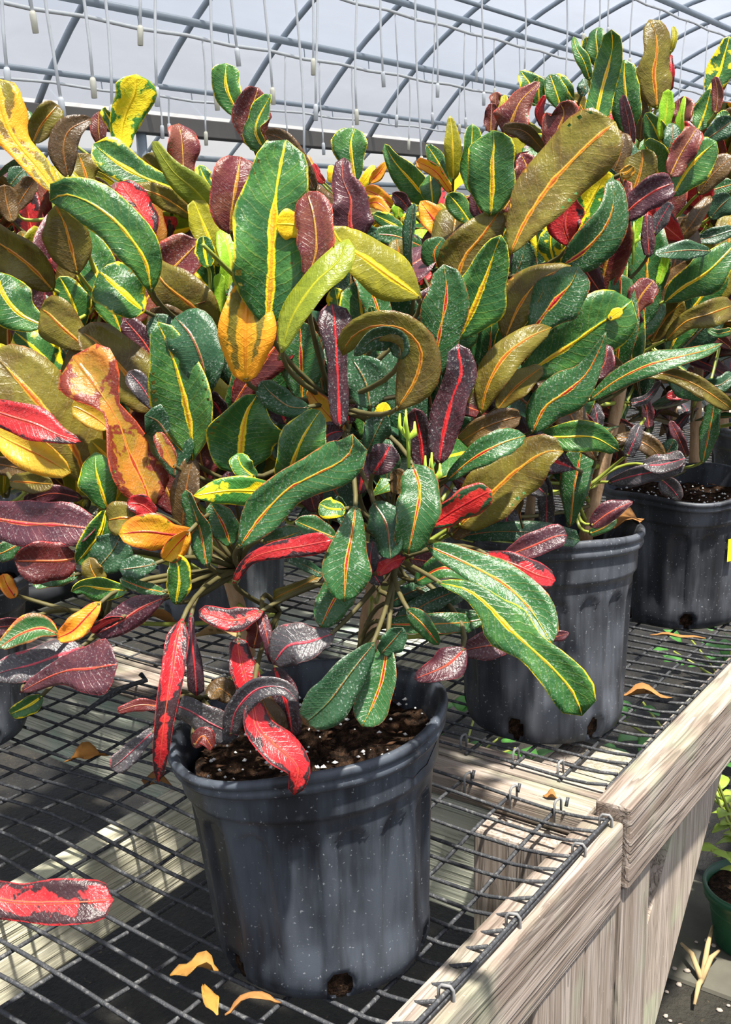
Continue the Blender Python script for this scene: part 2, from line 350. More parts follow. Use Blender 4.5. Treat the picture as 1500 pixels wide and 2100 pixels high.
# diagonal brace below the side rail of the rear bench (runs up along the bench)
e0, e1 = onx(1345, 2100, -.476)[1:], onx(1500, 1517, -.476)[1:]; dv = e1-e0; a0, a1 = e0-dv*.42, e1+dv*.12; nv = np.array([-dv[1], dv[0]])/np.linalg.norm(dv)*.17
mb = MB(); lt = a0+nv+dv*((-.10-(a0+nv)[1])/dv[1]); rt_ = a0+dv*((-.10-a0[1])/dv[1]); q = [a0, a0+nv, lt, rt_]
mb.add([(x, p[0], p[1]) for x in (-.4985, -.4765) for p in q], [(0, 1, 2, 3), (4, 7, 6, 5), (0, 4, 5, 1), (1, 5, 6, 2), (2, 6, 7, 3), (3, 7, 4, 0)]); part(mb, 'brace', wood_b, bB, False)
def wires(b, xr, xl, ya, yb, nxs, step_y):
    for y in np.arange(ya, yb, step_y):
        jit = rnd.uniform(-.0012, .0012); ph = rnd.uniform(0, 6)
        xs = np.linspace(xr, xl, 70)
        mb = MB(); mb.tube([(x, y+jit+.0025*math.sin(x*7+ph), MZ+WR+sag(x, y, xr)) for x in xs], WR, 6); part(mb, 'mesh_wire', wire_m, b)
    for x in np.arange(xr, xl, -nxs):
        ph = rnd.uniform(0, 6); n = max(20, int((yb-ya)*40))
        mb = MB(); mb.tube([(x+.0025*math.sin(y*6+ph), y, MZ-WR*.9+sag(x, y, xr)) for y in np.linspace(ya-.004, yb, n)], WR, 6); part(mb, 'mesh_wire', wire_m, b)
wires(bA, -.452, -2.30, .28, 1.113, .0665, .0318)
wires(bB, -.484, -2.30, 1.185, 4.1, .0665, .0318)
mb = MB(); mb.tube([(-.450, y, .0105+.0015*math.sin(y*21)) for y in np.linspace(.2, 1.112, 40)], .0024, 6); part(mb, 'mesh_wire', wire_m, bA)
staple_m = plain('dull_zinc', (.20, .20, .20), .6)
def staple(b, x, y, ang):
    c, s = math.cos(ang), math.sin(ang); mb = MB()
    mb.tube([(x+c*u, y+s*u, z) for u, z in ((-.007, -.012), (-.007, .0115), (-.004, .0155), (.004, .0155), (.007, .0115), (.007, -.012))], .0017, 6); part(mb, 'staple', staple_m, b)
for y in (1.105, 1.03, .873, .742): staple(bA, -.452, y, .3)
for x in (-.64, -.575, -.515): staple(bA, x, 1.108, 1.4)
for x in (-.70, -.62, -.555): staple(bB, x, 1.20, 1.5)
for x in (-.70, -.635, -.57, -.505):                               # cut wire ends standing up at the end of the front mesh
    mb = MB(); mb.tube([(x, 1.110, .008), (x, 1.115, .018)], .0021, 6); part(mb, 'wire_end', wire_m, bA)
mb = MB(); c0 = onz(172, 1462, .006); c1 = onz(300, 1395, .02)
mb.tube([c0, (c0+c1)/2+np.array([0, 0, .01]), c1, c1+np.array([-.012, .0, .008])], .004, 6); tag(mb.build('wire_offcut', wire_m, None, c0), 'loose twisted end of dark wire lying on the mesh near the edge pot', 'wire')
mb = MB(); h0 = onz(-40, 1258, .034); h1 = onz(150, 1195, .034); hp = [h0+(h1-h0)*s for s in np.linspace(-.45, 1.75, 26)]
mb.tube([np.array([q[0], q[1], mesh_top(q[0], q[1])+.0215]) for q in hp], .022, 10)
tag(mb.build('water_hose', hose_m, None, h0), 'thick black water pipe lying across the wire mesh', 'pipe')
# ---------------------------------------------------------------- leaf materials
GRN, GRN2 = (.020, .092, .020), (.058, .180, .032)
YEL, ORA, RED, PNK = (.86, .66, .015), (.80, .33, .02), (.52, .015, .02), (.66, .05, .07)
OLV, BRN, MAR, PUR_, BLK = (.21, .175, .022), (.085, .048, .018), (.12, .018, .022), (.05, .014, .022), (.020, .012, .016)
#        base1 base2  blotch amt  rib   rib_in  ribw edge  edgew dust transl gradient
PRE = {
 'gy': (GRN, GRN2, YEL, .14, YEL, (.80, .40, .02), .13, YEL, .07, .40, .22),
 'gr': (GRN, (.03, .11, .03), YEL, .06, (.75, .36, .02), RED, .12, (.45, .12, .03), .05, .70, .18),
 'gs': (GRN, GRN2, YEL, .40, YEL, YEL, .17, YEL, .12, .40, .22),
 'gd': ((.014, .060, .022), (.028, .085, .035), YEL, .02, (.26, .20, .05), (.28, .05, .03), .07, (.10, .12, .06), .04, .95, .14),
 'yg': (YEL, (.60, .62, .02), (.05, .20, .03), .52, YEL, YEL, .34, YEL, .10, .10, .30),
 'ol': (OLV, (.125, .085, .016), (.70, .36, .03), .16, (.76, .36, .03), (.50, .14, .02), .12, (.20, .07, .02), .05, .20, .40),
 'oo': (OLV, (.19, .10, .015), (.80, .36, .02), .45, (.84, .40, .02), ORA, .40, (.70, .30, .02), .10, .10, .40),
 'oy': ((.30, .28, .02), (.42, .38, .02), YEL, .25, YEL, (.85, .60, .05), .16, (.60, .45, .02), .06, .18, .45),
 'lo': ((.22, .27, .02), (.32, .36, .03), YEL, .05, (.45, .48, .03), (.45, .48, .03), .08, (.50, .50, .04), .05, .12, .45),
 'br': (BRN, (.13, .075, .022), ORA, .10, (.45, .20, .03), (.30, .08, .02), .07, (.16, .05, .02), .05, .35, .25),
 'mr': (MAR, (.17, .05, .03), (.30, .05, .03), .25, (.62, .33, .04), (.50, .22, .03), .09, (.60, .09, .06), .09, .55, .25),
 'mp': (PUR_, (.09, .025, .032), (.40, .03, .04), .14, (.50, .10, .04), (.55, .03, .04), .10, (.34, .05, .06), .06, .45, .14),
 'mb': ((.07, .012, .012), (.11, .016, .014), (.40, .04, .02), .12, (.62, .20, .04), (.55, .05, .03), .10, (.52, .03, .03), .08, .20, .22),
 'rd': ((.42, .012, .018), (.56, .032, .032), (.035, .014, .016), .47, (.70, .09, .04), (.60, .03, .05), .14, (.58, .03, .035), .10, .20, .22),
 'ro': ((.48, .20, .03), (.26, .19, .02), (.20, .035, .02), .45, (.80, .30, .04), (.40, .05, .02), .09, (.76, .12, .04), .09, .30, .40),
 'og': ((.84, .25, .02), (.86, .48, .02), (.06, .16, .02), .34, (.84, .12, .03), RED, .12, (.78, .08, .04), .14, .15, .40),
 'bk': (BLK, (.050, .014, .020), (.20, .02, .02), .06, (.50, .015, .02), (.62, .02, .02), .17, (.09, .02, .025), .05, .55, .10),
 'dk': ((.035, .033, .038), (.055, .050, .052), (.34, .03, .05), .20, (.42, .05, .07), (.50, .05, .07), .10, (.18, .08, .08), .05, .65, .10),
 'li': ((.30, .58, .03), (.42, .66, .05), YEL, .12, (.62, .74, .08), (.72, .72, .05), .16, (.50, .66, .06), .05, .05, .45),
 'yy': ((.88, .66, .015), (.90, .50, .015), (.55, .60, .03), .18, YEL, YEL, .10, (.86, .42, .03), .10, .05, .35),
 'yo': ((.62, .40, .04), (.46, .38, .04), (.84, .42, .03), .35, (.80, .42, .04), (.55, .14, .03), .09, (.80, .40, .03), .10, .20, .45),
 'rs': ((.60, .02, .02), (.66, .05, .03), (.018, .060, .020), .45, (.68, .04, .03), (.50, .01, .015), .24, (.66, .03, .03), .18, .25, .18),
 'rg': (GRN, (.06, .10, .02), YEL, .30, (.76, .20, .04), RED, .13, (.74, .08, .04), .30, .30, .25),
}
def mk_leaf(name, p):
    b1, b2, bl, ba, rib, ribin, rw, ed, ew, dust, tra = p
    t = NT('leaf_'+name); uv = t.n('ShaderNodeUVMap').outputs[0]; sep = t.n('ShaderNodeSeparateXYZ'); t.put(sep.inputs[0], uv)
    u = t.math('MULTIPLY', t.math('SUBTRACT', sep.outputs[0], .5), 2.); au = t.math('ABSOLUTE', u); v = sep.outputs[1]
    r = t.rand(); cx = t.n('ShaderNodeCombineXYZ')
    for i, k in enumerate((17., 31., 53.)): t.put(cx.inputs[i], t.math('MULTIPLY', r, k))
    ad = t.n('ShaderNodeVectorMath', operation='ADD'); t.put(ad.inputs[0], t.coord()); t.put(ad.inputs[1], cx.outputs[0]); P = ad.outputs[0]
    n1 = t.noise(P, 42, 3, .55, .6); n2 = t.noise(P, 110, 3); n3 = t.noise(P, 620, 3, .65); n4 = t.noise(P, 24, 2)
    c = t.mix(t.step(n1, .36, .66), b1, b2)
    # side veins: slight lighter strokes
    ve = t.math('FRACT', t.math('ADD', t.math('MULTIPLY', v, 15.), t.math('ADD', t.math('MULTIPLY', au, -2.4), t.math('MULTIPLY', n1, 1.5))))
    vein = t.math('SUBTRACT', 1., t.step(t.math('ABSOLUTE', t.math('SUBTRACT', ve, .5)), .0, .12))
    c = t.mix(t.math('MULTIPLY', t.math('MULTIPLY', vein, n1), .13), c, rib)
    amt = t.math('ADD', ba, t.math('MULTIPLY', t.math('SUBTRACT', r, .5), .16 if ba > .1 else .04))
    th = t.math('SUBTRACT', .78, t.math('MULTIPLY', amt, .62))
    fld = t.math('ADD', t.math('MULTIPLY', n1, .55), t.math('ADD', t.math('MULTIPLY', n2, .28), t.math('MULTIPLY', t.math('POWER', au, 2.), .17)))
    c = t.mix(t.step(fld, th, t.math('ADD', th, .035)), c, bl)
    ea = t.math('ADD', au, t.math('MULTIPLY', t.math('SUBTRACT', n2, .5), .22))
    c = t.mix(t.math('MULTIPLY', t.step(ea, 1-ew*1.0, 1-ew*.15), t.math('ADD', .25, t.math('MULTIPLY', t.step(n1, .40, .58), .75))), c, ed)
    w = t.math('MULTIPLY', t.math('SUBTRACT', 1.15, t.math('MULTIPLY', v, .85)), rw)
    ra = t.math('ADD', au, t.math('MULTIPLY', t.math('SUBTRACT', n1, .5), rw*1.9))
    c = t.mix(t.math('SUBTRACT', 1., t.step(ra, t.math('MULTIPLY', w, .75), w)), c, rib)
    c = t.mix(t.math('SUBTRACT', 1., t.step(ra, t.math('MULTIPLY', w, .22), t.math('MULTIPLY', w, .42))), c, ribin)
    hs = t.n('ShaderNodeHueSaturation'); t.put(hs.inputs['Value'], t.math('ADD', .86, t.math('MULTIPLY', r, .30))); t.put(hs.inputs['Color'], c); c = hs.outputs[0]
    # mineral residue: fine whitish flecks
    du = t.math('MULTIPLY', t.step(n3, .54, .70), t.math('MULTIPLY', t.step(n4, .30, .62), dust*.62))
    cd = t.mix(du, c, (.58, .60, .58))
    rid = t.math('MULTIPLY', t.math('SUBTRACT', 1., t.step(au, 0., .09)), 1.2)
    h = t.math('ADD', t.math('ADD', t.math('MULTIPLY', vein, .12), rid), t.math('ADD', t.math('MULTIPLY', n2, 1.5), t.math('MULTIPLY', n3, .42)))
    nrm = t.bump(h, .42, .0024)
    t.fin(cd, t.math('ADD', .30, t.math('MULTIPLY', du, .9)), .48)
    tl = t.n('ShaderNodeBsdfTranslucent'); g = t.n('ShaderNodeGamma'); t.put(g.inputs[0], c); g.inputs[1].default_value = .72; t.put(tl.inputs[0], g.outputs[0])
    mx = t.n('ShaderNodeMixShader'); mx.inputs[0].default_value = tra
    t.t.links.new(t.b.outputs[0], mx.inputs[1]); t.t.links.new(tl.outputs[0], mx.inputs[2]); t.t.links.new(mx.outputs[0], t.out.inputs[0])
    return t.m
LM = {k: mk_leaf(k, p) for k, p in PRE.items()}
UNDER = {'ol': 'gy', 'oo': 'gs', 'oy': 'gy', 'br': 'gd', 'mr': 'gy', 'mp': 'gd', 'lo': 'gy', 'yo': 'og', 'bk': 'bk', 'dk': 'mp', 'rd': 'mb', 'mb': 'rd', 'ro': 'og', 'og': 'ol', 'yy': 'yo', 'li': 'li', 'rs': 'mb', 'rg': 'mb', 'yg': 'oy', 'gs': 'ol', 'gy': 'ol', 'gr': 'br', 'gd': 'br'}
def leaf_mesh(name, mid, across, nor, wid, fold, wav, seed, mats, org, nu=6, thick=.0006):
    """two-faced blade along the 3-D midrib; u-space in, mesh local to org (m)"""
    n = len(mid); rr = random.Random(seed); ph, ph2, fq = rr.uniform(0, 6.28), rr.uniform(0, 6.28), rr.uniform(5, 9)
    T, B, UV = [], [], []
    for i in range(n):
        tt = i/(n-1)
        for j in range(nu+1):
            s = -1+2*j/nu; hw = wid[i]/2
            off = fold*abs(s)**1.4*hw + wav*hw*(s*s)*math.sin(tt*fq+(ph if s > 0 else ph2))*min(1, tt*3)
            lat = s*hw*(1-.06*abs(s)*math.sin(tt*fq*2+ph))
            q = mid[i]+across[i]*lat+nor[i]*off
            T.append(q+nor[i]*thick/2); B.append(q-nor[i]*thick/2); UV.append((.5+s/2, tt))
    m_ = nu+1; fs, mi, uvi = [], [], []
    N = n*m_
    for i in range(n-1):
        for j in range(nu):
            a, b, c, d = i*m_+j, i*m_+j+1, (i+1)*m_+j+1, (i+1)*m_+j
            fs.append((a, b, c, d)); mi.append(0); fs.append((N+d, N+c, N+b, N+a)); mi.append(1)
        for j in (0, nu):
            a, d = i*m_+j, (i+1)*m_+j
            fs.append((a, d, N+d, N+a) if j == 0 else (d, a, N+a, N+d)); mi.append(0)
    for i in (0, n-1):
        for j in range(nu):
            a, b = i*m_+j, i*m_+j+1
            fs.append((b, a, N+a, N+b) if i == 0 else (a, b, N+b, N+a)); mi.append(0)
    V = (np.array(T+B)-np.asarray(org))*S
    me = bpy.data.meshes.new(name); me.from_pydata(V.tolist(), [], fs)
    for q in mats: me.materials.append(q)
    me.polygons.foreach_set('material_index', mi); me.polygons.foreach_set('use_smooth', [True]*len(fs))
    ul = me.uv_layers.new(name='UVMap'); UVa = np.array(UV+UV); li = np.zeros(len(me.loops), int); me.loops.foreach_get('vertex_index', li)
    ul.data.foreach_set('uv', UVa[li].ravel()); me.update(); return me
# ---------------------------------------------------------------- nursery pots
RT = np.array([math.cos(YA), math.sin(YA)])
FH = np.array([fw[0], fw[1]])/math.hypot(fw[0], fw[1])
def pot_mesh(shear, seed, wob, sr=1., lean=0., shf=0., leanf=0., sz=1.):
    na = 168; rr = random.Random(seed); p1_, p2_ = rr.uniform(0, 6), rr.uniform(0, 6)
    prof = [(.0, .003), (.070, .002), (.100, 0), (.1075, .004), (.111, .012)]
    for z in np.linspace(.018, .186, 34): prof.append((.1115+.0135*(z/.2), z))
    prof += [(.1252, .190), (.1262, .195), (.1296, .1965), (.1300, .200), (.1308, .212), (.1312, .222), (.1322, .2235), (.1365, .2245), (.1382, .2275), (.1376, .2305), (.1362, .2325), (.1374, .2345), (.1402, .2375), (.1396, .2420), (.1360, .2440), (.1315, .2425), (.1280, .232), (.1260, .222), (.1235, .205), (.120, .15)]
    vs = []; holes = [k*math.pi/3+.42+seed*.9 for k in range(6)]
    for r, z in prof:
        for k in range(na):
            th = 2*math.pi*k/na; q = r
            if .012 < z < .19 and r > .1:
                pw = 2*math.pi/16; dth = ((th+pw/2+seed) % pw)-pw/2; x = abs(dth)*r; hw = .0150; top = .178
                yy = z-(top-hw); d = math.hypot(x, yy) if yy > 0 else x
                q -= .0055*(1-min(1, max(0, (d-hw+.002)/.004)))*min(1, max(0, (z-.03)/.03))
            if r > .1 and z < .06:
                for h in holes:
                    dx = ((th-h+math.pi) % (2*math.pi)-math.pi)*r
                    if dx*dx+(z-.017)**2 < .0135**2: q -= .016
            f = max(0, z/.24)
            q *= 1+wob*f**3*(.012*math.sin(3*th+p1_)+.010*math.sin(5*th+p2_))
            x_, y_ = q*sr*math.cos(th)-lean*f*RT[0], q*sr*math.sin(th)-lean*f*RT[1]
            x_ += leanf*f*FH[0]; y_ += leanf*f*FH[1]
            zz = z*sz+shf*(x_*FH[0]+y_*FH[1]-leanf*f)*f**3+shear*(x_*RT[0]+y_*RT[1])*f**3+wob*f**4*.003*math.sin(4*th+p2_)
            vs.append((x_, y_, zz))
    fs = [(i*na+k, i*na+(k+1) % na, (i+1)*na+(k+1) % na, (i+1)*na+k) for i in range(len(prof)-1) for k in range(na)]
    mb = MB(); mb.add(vs, fs); me = mb.mesh('nursery_pot', pot_m)
    hm = MB()
    for h in (0.,):
        c = np.array([.0995*math.cos(h), .1005*math.sin(h), .017]); a = np.array([-math.sin(h), math.cos(h), 0]); b = np.array([0, 0, 1.])
        ring = [c+(a*math.cos(t)+b*math.sin(t))*.0155 for t in np.linspace(0, 2*math.pi, 12, endpoint=False)]
        ring = [q*np.array([1, 1, 1])-np.array([0, 0, 0]) for q in ring]; ring = [np.array([q[0], q[1], max(.001, q[2])]) for q in ring]
        hm.add(ring+[c+np.array([math.cos(h), math.sin(h), 0])*.004], [(i, (i+1) % 12, 12) for i in range(12)])
    return me, hm.mesh('drain_hole', soil_m), holes
def soil_meshes(shear, seed, nper):
    rr = random.Random(seed); nr, na = 14, 64; vs = [(0, 0, .216)]
    for i in range(1, nr+1):
        for k in range(na):
            r = (.1255 if seed != 3 else .1185)*i/nr; th = 2*math.pi*k/na; x, y = r*math.cos(th), r*math.sin(th)
            vs.append((x, y, .214+.006*math.sin(x*70+seed)*math.cos(y*60)+rr.uniform(-.0025, .0025)+shear*.9*(x*RT[0]+y*RT[1])-.004*(i/nr)))
    fs = [(0, 1+k, 1+(k+1) % na) for k in range(na)]+[(1+i*na+k, 1+(i+1)*na+k, 1+(i+1)*na+(k+1) % na, 1+i*na+(k+1) % na) for i in range(nr-1) for k in range(na)]
    mb = MB(); mb.add(vs, fs); so = mb.mesh('soil', soil_m)
    def bits(n, r0, r1, flat):
        q = MB()
        for _ in range(n):
            r = .113*math.sqrt(rr.random()); th = rr.uniform(0, 6.283); x, y = r*math.cos(th), r*math.sin(th); s = rr.uniform(r0, r1); z = .217+shear*.9*(x*RT[0]+y*RT[1])
            a = rr.uniform(0, 3.14); ex = rr.uniform(.7, 1.3)*(2.4 if flat else 1)
            pts = []
            for dx, dy, dz in ((1, 0, 0), (-1, 0, 0), (0, 1, 0), (0, -1, 0), (0, 0, 1), (0, 0, -1)):
                px, py = dx*s*ex*rr.uniform(.8, 1.2), dy*s*rr.uniform(.8, 1.2); pts.append((x+px*math.cos(a)-py*math.sin(a), y+px*math.sin(a)+py*math.cos(a), z+dz*s*(.5 if flat else .8)))
            q.add(pts, [(0, 2, 4), (2, 1, 4), (1, 3, 4), (3, 0, 4), (2, 0, 5), (1, 2, 5), (3, 1, 5), (0, 3, 5)])
        return q
    return so, bits(nper, .0012, .0030, False).mesh('perlite', perl_m), bits(int(nper*.8), .0014, .0032, True).mesh('bark_chips', bark_m)
PM = {'a': pot_mesh(.13, 1, 1.0, .955, .010), 'b': pot_mesh(.0, 2, .5), 'c': pot_mesh(.03, 4, 1.3), 'd': pot_mesh(0, 2.55, .5, 1., 0., -.096, .026, 1.12)}
SM = {'a': soil_meshes(.12, 3, 150), 'b': soil_meshes(0, 5, 90)}
PLANT = {}
LAB = {1: 'two-trunked croton with drooping pink-red lower leaves, in the pot by the bench end',
 2: 'tall croton with one slanting bare trunk in a charcoal pot, first on the rear bench',
 3: 'croton in a charcoal pot with a dented rim and a yellow sticker, beside the rail',
 4: 'croton whose pot stands just behind the dented pot with the yellow sticker',
 5: 'croton in a pale sunlit grey pot half hidden behind the two-trunked croton',
 0: 'croton with red and olive leaves above a grey pot, behind the loose wire end',
 6: 'bright yellow and green croton rising behind the pale sunlit grey pot',
 7: 'croton in the inner row, behind the bright yellow and green croton',
 8: 'croton in the far row next to the black water pipe',
 9: 'croton in the far row under the eave board, behind the pale sunlit pot',
 10: 'croton at the far end of the far row, with yellow flecked leaves',
 12: 'croton standing furthest along the rail row',
 13: 'croton whose single long red leaf hangs over the empty front mesh'}
for k, (x, y) in POTS.items():
    p = thing('potted_croton', (x, y, mesh_top(x, y)-.0004), LAB[k], 'plant', 'potted crotons'); PLANT[k] = p
    kind = {1: 'a', 3: 'c', 2: 'd'}.get(k, 'b'); pm, hm, hang = PM[kind]; so = SM['a' if k == 1 else 'b']
    if k != 1:
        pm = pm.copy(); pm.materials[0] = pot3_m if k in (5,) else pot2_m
    pot = link('nursery_pot', pm, p); pot.rotation_euler = (0, 0, {1: 0, 2: .55, 3: 1.2, 5: 2.1, 0: 4.}.get(k, k*1.3))
    if k == 2: pot.rotation_euler = (0, 0, 0)
    if k in (0, 1, 2, 3, 4, 5):
        for an in hang: h = link('drain_hole', hm, pot); h.rotation_euler = (0, 0, an)
    s_ = link('soil', so[0], pot); pe = link('perlite', so[1], pot); pe['kind'] = 'stuff'; bc = link('bark_chips', so[2], pot); bc['kind'] = 'stuff'
    if k == 2:                                                     # rim bent back: the soil follows it
        for q in (s_, pe, bc): q.matrix_local = Matrix.Translation(Vector((FH[0]*.024*S, FH[1]*.024*S, .0245*S))) @ Matrix.Translation(Vector((0, 0, .214*S))) @ Matrix.Rotation(math.radians(-5.0), 4, Vector(_rt)) @ Matrix.Translation(Vector((0, 0, -.214*S)))
    if k == 3:
        mb = MB(); th0_ = math.atan2(-.45, .89)
        for i in range(5):
            a = th0_-.06+.03*i
            mb.v += [(.1222*math.cos(a), .1222*math.sin(a), z) for z in (.125, .165)]
        mb.add([], []); mb.f = [(2*i, 2*i+2, 2*i+3, 2*i+1) for i in range(4)]; mb.mi = [0]*4
        o = link('sticker', mb.mesh('sticker', plain('sticker_yellow', (.85, .70, .02), .5)), p); o['label'] = 'small yellow sticker'
